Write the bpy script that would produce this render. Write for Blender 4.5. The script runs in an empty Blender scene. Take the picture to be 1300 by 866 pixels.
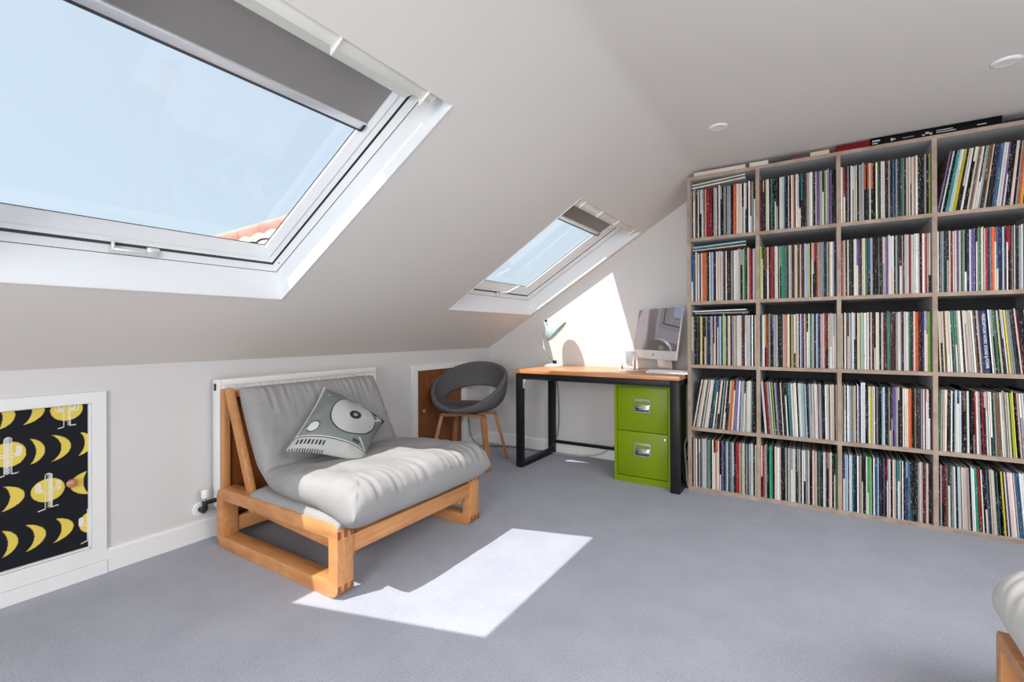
import bpy, bmesh, math, random
from mathutils import Vector, Matrix, noise
rnd = random.Random(7)
scene = bpy.context.scene
C = scene.collection
PI = math.pi

def lin(c):
    c = c / 255.0
    return c / 12.92 if c <= 0.04045 else ((c + 0.055) / 1.055) ** 2.4
def rgb(r, g, b): return (lin(r), lin(g), lin(b), 1.0)

# ------------------------------------------------------------ camera
F_PX = 602.57
YAW = 0.5666
cam_d = bpy.data.cameras.new('camera'); cam = bpy.data.objects.new('camera', cam_d); C.objects.link(cam)
cam_d.sensor_fit = 'HORIZONTAL'; cam_d.sensor_width = 36.0
cam_d.lens = F_PX / 1300 * 36.0
cam_d.shift_x = 0.0
cam_d.shift_y = -(433.0 - 422.47) / 1300
cam_d.clip_start = 0.02; cam_d.clip_end = 300
cam.location = (0, 0, 1.02)
cam.rotation_mode = 'XYZ'
cam.matrix_world = Matrix.Translation((0, 0, 1.02)) @ Matrix.Rotation(YAW, 4, 'Z') @ Matrix.Rotation(PI / 2 + 0.0016, 4, 'X') @ Matrix.Rotation(-0.004, 4, 'Z')
scene.camera = cam

# ------------------------------------------------------------ sky, sun, fill lamps, exposure
SUN = Vector((0.285, 0.572, -1.0)).normalized()
world = bpy.data.worlds.new('sky'); scene.world = world; world.use_nodes = True
wn = world.node_tree.nodes; wl = world.node_tree.links; wn.clear()
wo = wn.new('ShaderNodeOutputWorld'); bg = wn.new('ShaderNodeBackground')
sky = wn.new('ShaderNodeTexSky'); sky.sky_type = 'NISHITA'; sky.sun_disc = False
sky.sun_elevation = math.asin(-SUN.z); sky.sun_rotation = math.atan2(-SUN.x, -SUN.y)
sky.air_density = 1.0; sky.dust_density = 2.5; sky.ozone_density = 1.2
hz = wn.new('ShaderNodeMixRGB'); hz.inputs['Fac'].default_value = 0.68; hz.inputs['Color2'].default_value = (5.6, 6.4, 7.1, 1)
wl.new(sky.outputs['Color'], hz.inputs['Color1'])
wl.new(hz.outputs['Color'], bg.inputs['Color']); bg.inputs['Strength'].default_value = 0.14
wl.new(bg.outputs['Background'], wo.inputs['Surface'])
sl = bpy.data.lights.new('sun', 'SUN'); sl.energy = 5.7; sl.angle = math.radians(0.53); sl.color = (1.0, 0.965, 0.91)
so = bpy.data.objects.new('sun', sl); C.objects.link(so); so.rotation_mode = 'QUATERNION'
so.rotation_quaternion = SUN.to_track_quat('-Z', 'Y'); so.location = (-6, -8, 14)
# area fill lamps added out of view to brighten the room
def area(name, loc, d, sx, sy, e, col):
    a = bpy.data.lights.new(name, 'AREA'); a.shape = 'RECTANGLE'; a.size = sx; a.size_y = sy; a.energy = e; a.color = col
    o = bpy.data.objects.new(name, a); C.objects.link(o); o.location = loc
    o.rotation_mode = 'QUATERNION'; o.rotation_quaternion = Vector(d).to_track_quat('-Z', 'Y'); return o
area('window_daylight_back', (0.0, -2.12, 1.1), (.30, 1, -.45), 1.8, 1.8, 100, (0.985, 0.98, 0.97))
area('window_daylight_right', (1.9, 0.8, 1.85), (-.05, .15, -1), 2.4, .9, 74, (0.98, 0.98, 1.0))
scene.view_settings.view_transform = 'Standard'; scene.view_settings.look = 'None'
scene.view_settings.exposure = 0.30; scene.view_settings.gamma = 1.0; scene.view_settings.use_curve_mapping = False
scene.cycles.max_bounces = 12; scene.cycles.diffuse_bounces = 6; scene.cycles.transparent_max_bounces = 12
scene.cycles.use_denoising = True; scene.cycles.caustics_reflective = False; scene.cycles.caustics_refractive = False
scene.cycles.sample_clamp_indirect = 6.0

# ------------------------------------------------------------ materials
def newmat(name):
    m = bpy.data.materials.new(name); m.use_nodes = True
    return m, m.node_tree.nodes, m.node_tree.links, m.node_tree.nodes['Principled BSDF']
def setp(p, **k):
    for a, v in k.items():
        a = a.replace('_', ' ')
        if a in p.inputs: p.inputs[a].default_value = v
def mix(n, l, fac, a, b, mode='MIX'):
    x = n.new('ShaderNodeMixRGB'); x.blend_type = mode
    for i, v in (('Fac', fac), ('Color1', a), ('Color2', b)):
        if hasattr(v, 'links') or hasattr(v, 'is_output'): l.new(v, x.inputs[i])
        else: x.inputs[i].default_value = v
    return x.outputs['Color']
def noise_tex(n, l, scale, detail=3, rough=.5, vec=None, mapscale=None, coord='Object'):
    tc = n.new('ShaderNodeTexCoord'); t = n.new('ShaderNodeTexNoise')
    t.inputs['Scale'].default_value = scale; t.inputs['Detail'].default_value = detail; t.inputs['Roughness'].default_value = rough
    if mapscale:
        mp = n.new('ShaderNodeMapping'); mp.inputs['Scale'].default_value = mapscale
        l.new(tc.outputs[coord], mp.inputs['Vector']); l.new(mp.outputs['Vector'], t.inputs['Vector'])
    else: l.new(tc.outputs[coord], t.inputs['Vector'])
    return t.outputs['Fac']
def ramp(n, l, src, stops):
    r = n.new('ShaderNodeValToRGB'); l.new(src, r.inputs['Fac'])
    e = r.color_ramp.elements
    while len(e) < len(stops): e.new(0.5)
    for i, (p, c) in enumerate(stops): e[i].position = p; e[i].color = c
    return r.outputs['Color']
def bump(n, l, p, src, strength, dist):
    b = n.new('ShaderNodeBump'); b.inputs['Strength'].default_value = strength; b.inputs['Distance'].default_value = dist
    l.new(src, b.inputs['Height']); l.new(b.outputs['Normal'], p.inputs['Normal'])
def plain(name, col, rough=.5, metal=0, var=.06, scale=6, bmp=0, bscale=80, spec=None):
    m, n, l, p = newmat(name)
    f = noise_tex(n, l, scale)
    dark = tuple(c * (1 - var) for c in col[:3]) + (1,); lite = tuple(min(1, c * (1 + var)) for c in col[:3]) + (1,)
    l.new(ramp(n, l, f, [(.3, dark), (.7, lite)]), p.inputs['Base Color'])
    setp(p, Roughness=rough, Metallic=metal)
    if spec is not None: p.inputs['Specular IOR Level'].default_value = spec
    if bmp: bump(n, l, p, noise_tex(n, l, bscale, 4), bmp, .002)
    return m
M = {}
M['wall'] = plain('wall_paint', (.65, .635, .628, 1), .85, var=.02, scale=1.5, bmp=.12, bscale=60)
M['ceil'] = plain('ceiling_plaster', (.74, .695, .645, 1), .9, var=.02, scale=1.2, bmp=.12, bscale=25)
M['trim'] = plain('white_trim', (.78, .78, .77, 1), .45, var=.015, bmp=.05)
M['upvc'] = plain('white_window_lacquer', (.80, .81, .81, 1), .35, var=.01)
M['liner'] = plain('window_lining', (.80, .815, .83, 1), .5, var=.01)
M['gasket'] = plain('black_gasket', (.02, .02, .022, 1), .6)
M['gap'] = plain('shadow_gap_seal', (.06, .06, .065, 1), .7)
M['cream'] = plain('cream_plastic', (.80, .79, .70, 1), .35, var=.02)
M['blind'] = plain('blind_fabric', (.27, .25, .238, 1), .9, var=.04, bmp=.1, bscale=400)
M['blackmetal'] = plain('black_powder_coat', (.012, .012, .013, 1), .42, var=.2, bmp=.08, bscale=300, spec=.25)
M['black'] = plain('black_plastic', (.012, .012, .013, 1), .45)
M['green'] = plain('green_enamel', (.178, .262, .001, 1), .42, var=.05, scale=3, spec=.3)
M['greendark'] = plain('green_gap', (.03, .06, .004, 1), .6)
M['chrome'] = plain('chrome', (.75, .75, .76, 1), .18, metal=1, var=.02)
M['brass'] = plain('brass_lock', (.75, .68, .45, 1), .3, metal=.8)
M['alu'] = plain('brushed_aluminium', (.78, .785, .79, 1), .35, metal=.6, var=.02)
M['mint'] = plain('mint_enamel', (.43, .575, .56, 1), .28, var=.02)
M['white'] = plain('white_plastic', (.82, .82, .81, 1), .4, var=.01)
M['radiator'] = plain('radiator_enamel', (.80, .80, .785, 1), .3, var=.01)
M['cable'] = plain('grey_cable', (.07, .075, .085, 1), .5)
M['cablew'] = plain('pale_cable', (.45, .45, .45, 1), .5)
M['laminate'] = plain('grey_laminate', (.50, .50, .50, 1), .6, var=.04, scale=8, spec=.2)
M['backboard'] = plain('dark_back_panel', (.06, .06, .064, 1), .8, var=.1, spec=.1)
M['tile'] = plain('terracotta_tile', (.72, .36, .28, 1), .8, var=.15, scale=5)
M['tilegrey'] = plain('weathered_tile', (.46, .40, .36, 1), .85, var=.2, scale=9)
M['knobwood'] = plain('wooden_knob', (.50, .20, .11, 1), .35, var=.15, scale=30)
def wood(name, a, b, sc=(1, 1, 1), rough=.42, k=9.0):
    m, n, l, p = newmat(name)
    f = noise_tex(n, l, k, 5, .55, mapscale=sc)
    g = noise_tex(n, l, 2.2, 2, .5)
    c = ramp(n, l, f, [(.3, a), (.72, b)])
    c2 = mix(n, l, .28, c, ramp(n, l, g, [(.35, a), (.65, b)]))
    l.new(c2, p.inputs['Base Color']); setp(p, Roughness=rough)
    bump(n, l, p, f, .08, .001)
    return m
M['beechx'] = wood('beech_grain_x', rgb(176, 114, 66), rgb(212, 156, 102), (1.0, 7, 3))
M['beechy'] = wood('beech_grain_y', rgb(176, 114, 66), rgb(212, 156, 102), (5, .6, 7))
M['beechz'] = wood('beech_grain_z', rgb(176, 114, 66), rgb(212, 156, 102), (9, 9, .6))
M['joint'] = wood('beech_end_grain', rgb(120, 66, 34), rgb(150, 90, 50), (20, 20, 20))
M['legply'] = wood('oak_bent_ply', rgb(150, 98, 58), rgb(192, 138, 92), (9, 9, .6))
M['desk'] = wood('desk_pine', rgb(180, 112, 64), rgb(226, 168, 116), (.5, 9, 9), .28)
M['doorply'] = wood('varnished_plywood', rgb(104, 56, 24), rgb(142, 84, 42), (2, 5, .7), .38, 5)
M['plyedge'] = wood('plywood_edge', rgb(138, 116, 98), rgb(182, 160, 142), (1, 1, 1), .7, 14)
def carpet():
    m, n, l, p = newmat('blue_grey_carpet')
    f = noise_tex(n, l, 420, 2, .7); g = noise_tex(n, l, 5, 5, .65); h = noise_tex(n, l, 150, 4, .75)
    c = ramp(n, l, f, [(.28, (.225, .238, .300, 1)), (.72, (.48, .50, .57, 1))])
    c = mix(n, l, .5, c, ramp(n, l, h, [(.36, (.225, .238, .300, 1)), (.64, (.50, .52, .59, 1))]))
    c = mix(n, l, .2, c, ramp(n, l, g, [(.38, (.33, .34, .40, 1)), (.62, (.50, .515, .575, 1))]))
    l.new(c, p.inputs['Base Color']); setp(p, Roughness=.97); p.inputs['Specular IOR Level'].default_value = .1
    if 'Sheen Weight' in p.inputs: p.inputs['Sheen Weight'].default_value = .15
    bump(n, l, p, f, .5, .004)
    return m
M['carpet'] = carpet()
def fabric(name, a, b, sc=420, bs=.35):
    m, n, l, p = newmat(name)
    f = noise_tex(n, l, sc, 2, .6); g = noise_tex(n, l, 5, 3)
    c = mix(n, l, .3, ramp(n, l, f, [(.3, a), (.7, b)]), ramp(n, l, g, [(.3, a), (.7, b)]))
    l.new(c, p.inputs['Base Color']); setp(p, Roughness=.95); p.inputs['Specular IOR Level'].default_value = .15
    bump(n, l, p, f, bs, .001)
    return m
M['futon'] = fabric('grey_futon_cotton', (.262, .255, .255, 1), (.35, .342, .338, 1))
M['futonlite'] = fabric('pale_grey_cotton', (.60, .60, .57, 1), (.70, .70, .67, 1))
M['felt'] = fabric('charcoal_felt', (.07, .068, .07, 1), (.16, .155, .155, 1), 260, .5)
def glass():
    m, n, l, p = newmat('window_glass'); n.remove(p)
    out = n['Material Output']; tr = n.new('ShaderNodeBsdfTransparent'); gl = n.new('ShaderNodeBsdfGlossy'); mx = n.new('ShaderNodeMixShader')
    lw = n.new('ShaderNodeLayerWeight'); lw.inputs['Blend'].default_value = .5
    pw = n.new('ShaderNodeMath'); pw.operation = 'POWER'; l.new(lw.outputs['Facing'], pw.inputs[0]); pw.inputs[1].default_value = 5
    fr = n.new('ShaderNodeMath'); fr.operation = 'MULTIPLY_ADD'; l.new(pw.outputs[0], fr.inputs[0]); fr.inputs[1].default_value = .9; fr.inputs[2].default_value = .035
    tr.inputs['Color'].default_value = (.93, .945, .95, 1); gl.inputs['Roughness'].default_value = .0
    l.new(fr.outputs[0], mx.inputs['Fac']); l.new(tr.outputs[0], mx.inputs[1]); l.new(gl.outputs[0], mx.inputs[2]); l.new(mx.outputs[0], out.inputs['Surface'])
    return m
M['glass'] = glass()
def screen():
    m, n, l, p = newmat('glossy_dark_screen')
    setp(p, Roughness=.03, Metallic=.85); p.inputs['Base Color'].default_value = (.36, .33, .37, 1)
    return m
M['screen'] = screen()
def colattr(name, rough=.6, marks=False):
    m, n, l, p = newmat(name)
    a = n.new('ShaderNodeVertexColor'); a.layer_name = 'Col'
    src = a.outputs['Color']
    if marks:
        f = noise_tex(n, l, 1.0, 3, .75, mapscale=(260, 8, 70)); g = noise_tex(n, l, 1.0, 2, .6, mapscale=(90, 3, 9))
        mk = ramp(n, l, f, [(.56, (0, 0, 0, 1)), (.64, (1, 1, 1, 1))]); gk = ramp(n, l, g, [(.45, (0, 0, 0, 1)), (.55, (1, 1, 1, 1))])
        both = mix(n, l, 1.0, mk, gk, 'MULTIPLY')
        half = mix(n, l, .6, (0, 0, 0, 1), both)
        inv = n.new('ShaderNodeInvert'); l.new(src, inv.inputs['Color'])
        src = mix(n, l, half, src, inv.outputs['Color'])
        f2 = noise_tex(n, l, 1.0, 2, .5, mapscale=(40, 2, 4))
        src = mix(n, l, .18, src, ramp(n, l, f2, [(.3, (.35, .35, .35, 1)), (.7, (1, 1, 1, 1))]), 'MULTIPLY')
    l.new(src, p.inputs['Base Color']); setp(p, Roughness=rough); p.inputs['Specular IOR Level'].default_value = .12
    return m
M['sleeve'] = colattr('printed_sleeve', .45, True)
M['print'] = colattr('printed_cotton', .9)
M['wallpaper'] = colattr('printed_wallpaper', .6)

# ------------------------------------------------------------ mesh helpers
def tag(o, label=None, cat=None, group=None, kind=None):
    if label: o['label'] = label
    if cat: o['category'] = cat
    if group: o['group'] = group
    if kind: o['kind'] = kind
    return o
def thing(name, label, cat, loc=(0, 0, 0), rz=0, group=None):
    o = bpy.data.objects.new(name, None); C.objects.link(o); o.empty_display_size = .1
    o.location = loc; o.rotation_euler = (0, 0, rz); tag(o, label, cat, group); bpy.context.view_layer.update()
    return o
def obj(name, bm, mat, parent=None, smooth=False, label=None, world_space=True, bevel=0, bseg=2):
    if bevel:
        bmesh.ops.remove_doubles(bm, verts=bm.verts[:], dist=1e-6)
        es = [e for e in bm.edges if len(e.link_faces) == 2 and e.calc_face_angle(0) > .5]
        bmesh.ops.bevel(bm, geom=es, offset=bevel, segments=bseg, affect='EDGES', profile=.5, clamp_overlap=True)
    me = bpy.data.meshes.new(name); bm.normal_update(); bm.to_mesh(me); bm.free()
    for q in (mat if isinstance(mat, (list, tuple)) else [mat]): me.materials.append(q)
    if smooth or bevel:
        me.polygons.foreach_set('use_smooth', [True] * len(me.polygons))
        if hasattr(me, 'set_sharp_from_angle'): me.set_sharp_from_angle(angle=math.radians(40))
    o = bpy.data.objects.new(name, me); C.objects.link(o)
    if parent:
        o.parent = parent
        if world_space: o.matrix_parent_inverse = parent.matrix_world.inverted()
    if label: o['label'] = label
    return o
def NB(): return bmesh.new()
def box(bm, x0, x1, y0, y1, z0, z1, f=None, mi=0):
    vs = []
    for z in (z0, z1):
        for y in (y0, y1):
            for x in (x0, x1):
                vs.append(bm.verts.new(f(x, y, z) if f else (x, y, z)))
    for q in ((0, 2, 3, 1), (4, 5, 7, 6), (0, 1, 5, 4), (2, 6, 7, 3), (0, 4, 6, 2), (1, 3, 7, 5)):
        fc = bm.faces.new([vs[i] for i in q]); fc.material_index = mi
    return vs
def boxes(*bs, f=None):
    bm = NB()
    for b in bs: box(bm, *b, f=f)
    return bm
def tube(bm, pts, r, n=10, caps=True):
    pts = [Vector(p) for p in pts]; rings = []
    rr = r if isinstance(r, (list, tuple)) else [r] * len(pts)
    prev = None
    for i, p in enumerate(pts):
        d = (pts[min(i + 1, len(pts) - 1)] - pts[max(i - 1, 0)]).normalized()
        if prev is None:
            u = d.cross(Vector((0, 0, 1)));
            if u.length < .1: u = d.cross(Vector((1, 0, 0)))
            u.normalize()
        else: u = (prev - d * prev.dot(d)).normalized()
        prev = u; w = d.cross(u)
        rings.append([bm.verts.new(p + (u * math.cos(2 * PI * k / n) + w * math.sin(2 * PI * k / n)) * rr[i]) for k in range(n)])
    for a, b in zip(rings, rings[1:]):
        for k in range(n): bm.faces.new((a[k], a[(k + 1) % n], b[(k + 1) % n], b[k]))
    if caps: bm.faces.new(rings[0][::-1]); bm.faces.new(rings[-1])
def spline(pts, k=8):
    pts = [Vector(p) for p in pts]; out = []
    P = [pts[0]] + pts + [pts[-1]]
    for i in range(1, len(P) - 2):
        a, b, c, d = P[i - 1], P[i], P[i + 1], P[i + 2]
        for j in range(k):
            t = j / k
            out.append(.5 * ((2 * b) + (c - a) * t + (2 * a - 5 * b + 4 * c - d) * t * t + (3 * b - a - 3 * c + d) * t ** 3))
    out.append(pts[-1]); return out
def lathe(bm, prof, n=32, mat=None):
    rings = []
    for r, z in prof:
        rings.append([bm.verts.new((r * math.cos(2 * PI * k / n), r * math.sin(2 * PI * k / n), z)) for k in range(n)])
    for a, b in zip(rings, rings[1:]):
        for k in range(n): bm.faces.new((a[k], a[(k + 1) % n], b[(k + 1) % n], b[k]))
    if prof[0][0] > 1e-4: bm.faces.new(rings[0][::-1])
    if prof[-1][0] > 1e-4: bm.faces.new(rings[-1])
    bmesh.ops.remove_doubles(bm, verts=bm.verts[:], dist=1e-5)
    if mat is not None: bmesh.ops.transform(bm, matrix=mat, verts=bm.verts[:])
def prism(bm, poly, y0, y1, f=None):
    """poly in (x,z), extruded along y"""
    g = f or (lambda x, y, z: (x, y, z))
    a = [bm.verts.new(g(x, y0, z)) for x, z in poly]; b = [bm.verts.new(g(x, y1, z)) for x, z in poly]
    n = len(poly)
    for i in range(n): bm.faces.new((a[i], a[(i + 1) % n], b[(i + 1) % n], b[i]))
    bm.faces.new(a[::-1]); bm.faces.new(b)
def struct(name, bm, mat, parent=None, **k):
    o = obj(name, bm, mat, parent, **k)
    if parent is None: o['kind'] = 'structure'
    return o

# ------------------------------------------------------------ room
XL = -2.585; YB = 3.66; ZK = 0.886; SM = 0.617; ZC = 2.078
XC = XL + (ZC - ZK) / SM
XR = 2.2; YF = -2.2
def SZ(x): return ZK + SM * (x - XL)
def SP(x, y, h): return (x, y, SZ(x) + h)
W1 = (0.17, 1.292); W2 = (2.500, 3.600); WXB = -2.097; WXT = -1.070
struct('floor', boxes((XL - .1, XR + .1, YF - .1, YB + .1, -.08, 0)), M['carpet'])
# wall openings for the two low access doors
D1 = (.055, .737, .121, .735); D2 = (2.69, 3.25, .085, .735)
struct('wall_left', boxes((XL - .06, XL, YF, D1[0], 0, ZK), (XL - .06, XL, D1[0], D1[1], 0, D1[2]), (XL - .06, XL, D1[0], D1[1], D1[3], ZK),
    (XL - .06, XL, D1[1], D2[0], 0, ZK), (XL - .06, XL, D2[0], D2[1], 0, D2[2]), (XL - .06, XL, D2[0], D2[1], D2[3], ZK), (XL - .06, XL, D2[1], YB, 0, ZK)), M['wall'])
bm = NB(); prism(bm, [(XL - .06, 0), (XR, 0), (XR, ZC + .05), (XC, ZC + .05), (XL - .06, ZK)], YB, YB + .08)
struct('wall_back', bm, M['wall'])
# sloping ceiling with two skylight openings, a slab 60 mm thick
bm = NB()
ys = [YF, W1[0], W1[1], W2[0], W2[1], YB]
for j in range(5):
    xs = [XL - .02, WXB, -1.120 if j >= 3 else WXT, XC - .035]
    for i in range(3):
        if i == 1 and j in (1, 3): continue
        q = [bm.verts.new(SP(x, y, 0)) for x, y in ((xs[i], ys[j]), (xs[i + 1], ys[j]), (xs[i + 1], ys[j + 1]), (xs[i], ys[j + 1]))]
        bm.faces.new(q)
bmesh.ops.remove_doubles(bm, verts=bm.verts[:], dist=1e-5)
struct('ceiling_slope', bm, M['ceil']).name = 'ceiling'
# plastered, softly rounded crease between slope and flat ceiling
bm = NB(); fp = []
for k in range(13):
    t = k / 12; x = (1 - t) ** 2 * (XC - .035) + 2 * t * (1 - t) * XC + t * t * (XC + .04); z = (1 - t) ** 2 * SZ(XC - .035) + 2 * t * (1 - t) * ZC + t * t * ZC
    fp.append([bm.verts.new((x, y, z)) for y in (YF, YB)])
for a_, b_ in zip(fp, fp[1:]): bm.faces.new((a_[0], a_[1], b_[1], b_[0]))
struct('ceiling', bm, M['ceil'], smooth=True)
bm = boxes((XC + .04, XR + .05, YF - .05, YB + .05, ZC, ZC + .06))
struct('ceiling', bm, M['ceil'])
# right and front walls (outside the picture), window openings added to bring in light
def wall_with_hole(name, axis, c0, c1, a0, a1, h):
    b = NB(); ha0, ha1, hz0, hz1 = h
    for r in ((a0, ha0, 0, ZC), (ha1, a1, 0, ZC), (ha0, ha1, 0, hz0), (ha0, ha1, hz1, ZC)):
        if axis == 'x': box(b, c0, c1, r[0], r[1], r[2], r[3])
        else: box(b, r[0], r[1], c0, c1, r[2], r[3])
    return struct(name, b, M['wall'])
wall_with_hole('wall_right', 'x', XR, XR + .12, YF, YB, (-.5, 1.9, .5, 1.9))
wall_with_hole('wall_front', 'y', YF - .12, YF, XL, XR, (-.9, 1.9, .05, 1.98))
def plain_window(name, axis, c, a0, a1, z0, z1):
    b = NB(); w = .05
    for r in ((a0, a0 + w, z0, z1), (a1 - w, a1, z0, z1), (a0 + w, a1 - w, z0, z0 + w), (a0 + w, a1 - w, z1 - w, z1), ((a0 + a1) / 2 - .03, (a0 + a1) / 2 + .03, z0 + w, z1 - w)):
        if axis == 'x': box(b, c, c + .05, r[0], r[1], r[2], r[3])
        else: box(b, r[0], r[1], c - .05, c, r[2], r[3])
    o = struct(name, b, M['upvc'])
    g = NB()
    if axis == 'x': box(g, c + .02, c + .03, a0 + w, a1 - w, z0 + w, z1 - w)
    else: box(g, a0 + w, a1 - w, c - .03, c - .02, z0 + w, z1 - w)
    obj('pane', g, M['glass'], o)
plain_window('window_3', 'x', XR + .03, -.5, 1.9, .5, 1.9)
plain_window('window_4', 'y', YF - .03, -.9, 1.9, .05, 1.98)
# skirting boards
def skirt_profile(x0, dx):  # thickness .016, height .10 with a rounded top
    return [(x0, 0), (x0 + dx * .016, 0), (x0 + dx * .016, .088), (x0 + dx * .011, .094), (x0 + dx * .009, .10), (x0, .10)]
bm = NB(); prism(bm, skirt_profile(XL, 1), .786, 2.64); prism(bm, skirt_profile(XL, 1), 3.306, YB)
prism(bm, [(XL, 0), (XL + .02, 0), (XL + .02, .056), (XL, .056)], YF, .786); prism(bm, [(XL, 0), (XL + .016, 0), (XL + .016, .045), (XL, .045)], 2.64, 3.306)
struct('baseboard_left', bm, M['trim'])
bm = NB(); sk = skirt_profile(0, 1)
a = [bm.verts.new((XL + .014, YB - t, z)) for t, z in sk]; b = [bm.verts.new((-.70, YB - t, z)) for t, z in sk]
for i in range(6): bm.faces.new((a[i], a[(i + 1) % 6], b[(i + 1) % 6], b[i]))
bm.faces.new(a); bm.faces.new(b[::-1])
struct('baseboard_back', bm, M['trim'])

# ------------------------------------------------------------ skylights
def rect_ring(bm, r0, r1):
    """quads between two rings (xb, xt, y0, y1, h)"""
    def cs(r):
        xb, xt, y0, y1, h = r
        return [bm.verts.new(SP(x, y, h)) for x, y in ((xb, y0), (xb, y1), (xt, y1), (xt, y0))]
    A, B = cs(r0), cs(r1)
    for i in range(4): bm.faces.new((A[i], A[(i + 1) % 4], B[(i + 1) % 4], B[i]))
def skylight(idx, y0, y1, blind_x, lever, which, WXT, gi):
    def R(xb, xt, iy, h): return (xb, xt, y0 + iy, y1 - iy, h)
    R0 = R(WXB, WXT, 0, 0); T = WXT + 1.070; R1 = R(-2.110, -1.135 + T, .016, .13); R2 = R(-2.113, -1.150 + T, .032, .165)
    bm = NB(); rect_ring(bm, R0, R1)
    w = struct('window_%d' % idx, bm, M['liner'])
    # fine bead round the mouth of the lining
    bm = NB()
    for (xa, xb_, ya, yb) in ((WXB - .004, WXT + .004, y1, y1 + .004), (WXB - .004, WXB, y0, y1), (WXB - .004, WXT + .004, y0 - .004, y0)):
        box(bm, xa, xb_, ya, yb, -.004, .004, f=SP)
    obj('lining_bead', bm, M['trim'], w)
    bm = NB(); rect_ring(bm, (R1[0], R1[1], R1[2] + .003, R1[3] - .003, .133), R2)
    rect_ring(bm, R(-2.112, -1.14, .019, .133), R(-2.112, -1.14, .014, .128))
    obj('frame', bm, M['upvc'], w)
    bm = NB(); rect_ring(bm, R2, R(-2.113, -1.150 + T, .032, .21)); rect_ring(bm, R(-2.113, -1.150 + T, .032, .21), R(-2.10, -1.165 + T, .046, .21)); rect_ring(bm, R1, (R1[0] + .001, R1[1] - .001, R1[2] + .0025, R1[3] - .0025, .1320))
    obj('seal_gap', bm, M['gap'], w)
    # sash: outer lip, stepped groove, face
    G = (-2.087, -1.205 + T, y0 + gi, y1 - gi, .232)
    bm = NB()
    ring = [R(-2.103, -1.160 + T, .041, .21), R(-2.103, -1.160 + T, .041, .168), R(-2.100, -1.163 + T, .055, .178), R(-2.100, -1.163 + T, .0555, .196), R(-2.097, -1.167 + T, .0595, .196), R(-2.097, -1.167 + T, .060, .183), (G[0], G[1], G[2], G[3], .214), (G[0], G[1], G[2], G[3], .229)]
    for p, q in zip(ring, ring[1:]): rect_ring(bm, p, q)
    a7 = ring[-1]
    rect_ring(bm, ring[0], (-2.3, -1.0 + T, y0 - .05, y1 + .05, .26))
    obj('sash', bm, M['upvc'], w)
    bm = NB(); rect_ring(bm, a7, (G[0] + .003, G[1] - .003, G[2] + .003, G[3] - .003, .2295))
    obj('gasket', bm, M['gasket'], w)
    bm = NB(); box(bm, G[0] - .02, G[1] + .02, G[2] - .02, G[3] + .02, .230, .234, f=SP)
    obj('pane', bm, M['glass'], w)
    # ventilation bar along the top of the sash
    bm = NB(); prism(bm, [(x_ + T, h_) for x_, h_ in ((-1.112, .012), (-1.083, .010), (-1.076, .035), (-1.085, .095), (-1.112, .100), (-1.120, .055))], y0 + .055, y1 - .062, f=SP)
    bv = obj('vent_bar', bm, M['cream'], w, bevel=.004)
    k = 0
    for t in (.02, .30, .62, .98):
        yy = y0 + .07 + t * (y1 - y0 - .16)
        obj('bracket', boxes((-1.124 + T, -1.073 + T, yy, yy + .006, .002, .09), f=SP), M['cream'], bv, bevel=.0015)
    # locking screw caps and espagnolette handle on the bottom rail
    Mb = Matrix.Translation(SP(-2.075, y1 - .024, .148))
    bm = NB(); bmesh.ops.create_icosphere(bm, subdivisions=2, radius=.0035, matrix=Mb); obj('screw', bm, M['gasket'], w, smooth=True)
    yc = (y0 + y1) / 2 + lever[0]
    hb = NB(); box(hb, -2.122, -2.102, yc - .022, yc + .022, .140, .166, f=SP)
    hn = obj('handle', hb, M['chrome'] if lever[1] else M['alu'], w, bevel=.005)
    hb = NB()
    if lever[1]:
        tube(hb, [SP(-2.090, yc + .01, .150), SP(-2.05, yc + .06, .13), SP(-1.97, yc + .11, .13)], .007)
        obj('lever', hb, M['white'], hn, smooth=True)
    else:
        box(hb, -2.104, -2.090, yc - .125, yc - .0, .130, .140, f=SP); box(hb, -2.104, -2.090, yc - .131, yc - .121, .130, .165, f=SP)
        tube(hb, [SP(-2.098, yc - .02, .135), SP(-2.100, yc + .004, .135), SP(-2.110, yc + .012, .150)], .009)
        obj('lever', hb, M['alu'], hn, bevel=.002)
    # roller blind
    b = thing('roller_blind', which, 'blind', SP(-1.2, (y0 + y1) / 2, .19), 0, 'roller blinds in the skylights')
    obj('blind_fabric', boxes((blind_x, -1.15 + T, y0 + .082, y1 - .082, .200, .203), f=SP), M['blind'], b)
    obj('bottom_bar', boxes((blind_x - .020, blind_x + .004, y0 + .084, y1 - .084, .192, .208), f=SP), M['alu'], b, bevel=.003)
    obj('bar_seal', boxes((blind_x - .030, blind_x - .021, y0 + .084, y1 - .084, .196, .208), f=SP), M['gap'], b)
    for s in (0, 1):
        yy = y1 - .094 if s else y0 + .084
        obj('end_stop', boxes((blind_x - .022, blind_x + .002, yy, yy + .010, .188, .199), f=SP), M['gasket'], b, bevel=.002)
    bm = NB(); prism(bm, [(x_ + T, h_) for x_, h_ in ((-1.232, .140), (-1.165, .100), (-1.150, .120), (-1.130, .205), (-1.232, .199), (-1.240, .17))], y0 + .070, y1 - .066, f=SP)
    obj('cassette', bm, M['cream'], b, bevel=.006)
skylight(1, W1[0], W1[1], -1.415, (.055, False), 'wide grey roller blind with cream cassette at top of the near large skylight', -1.070, .085)
skylight(2, W2[0], W2[1], -1.415, (.05, True), 'small-looking grey roller blind with cream cassette in the far skylight above the desk', -1.120, .100)

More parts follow.
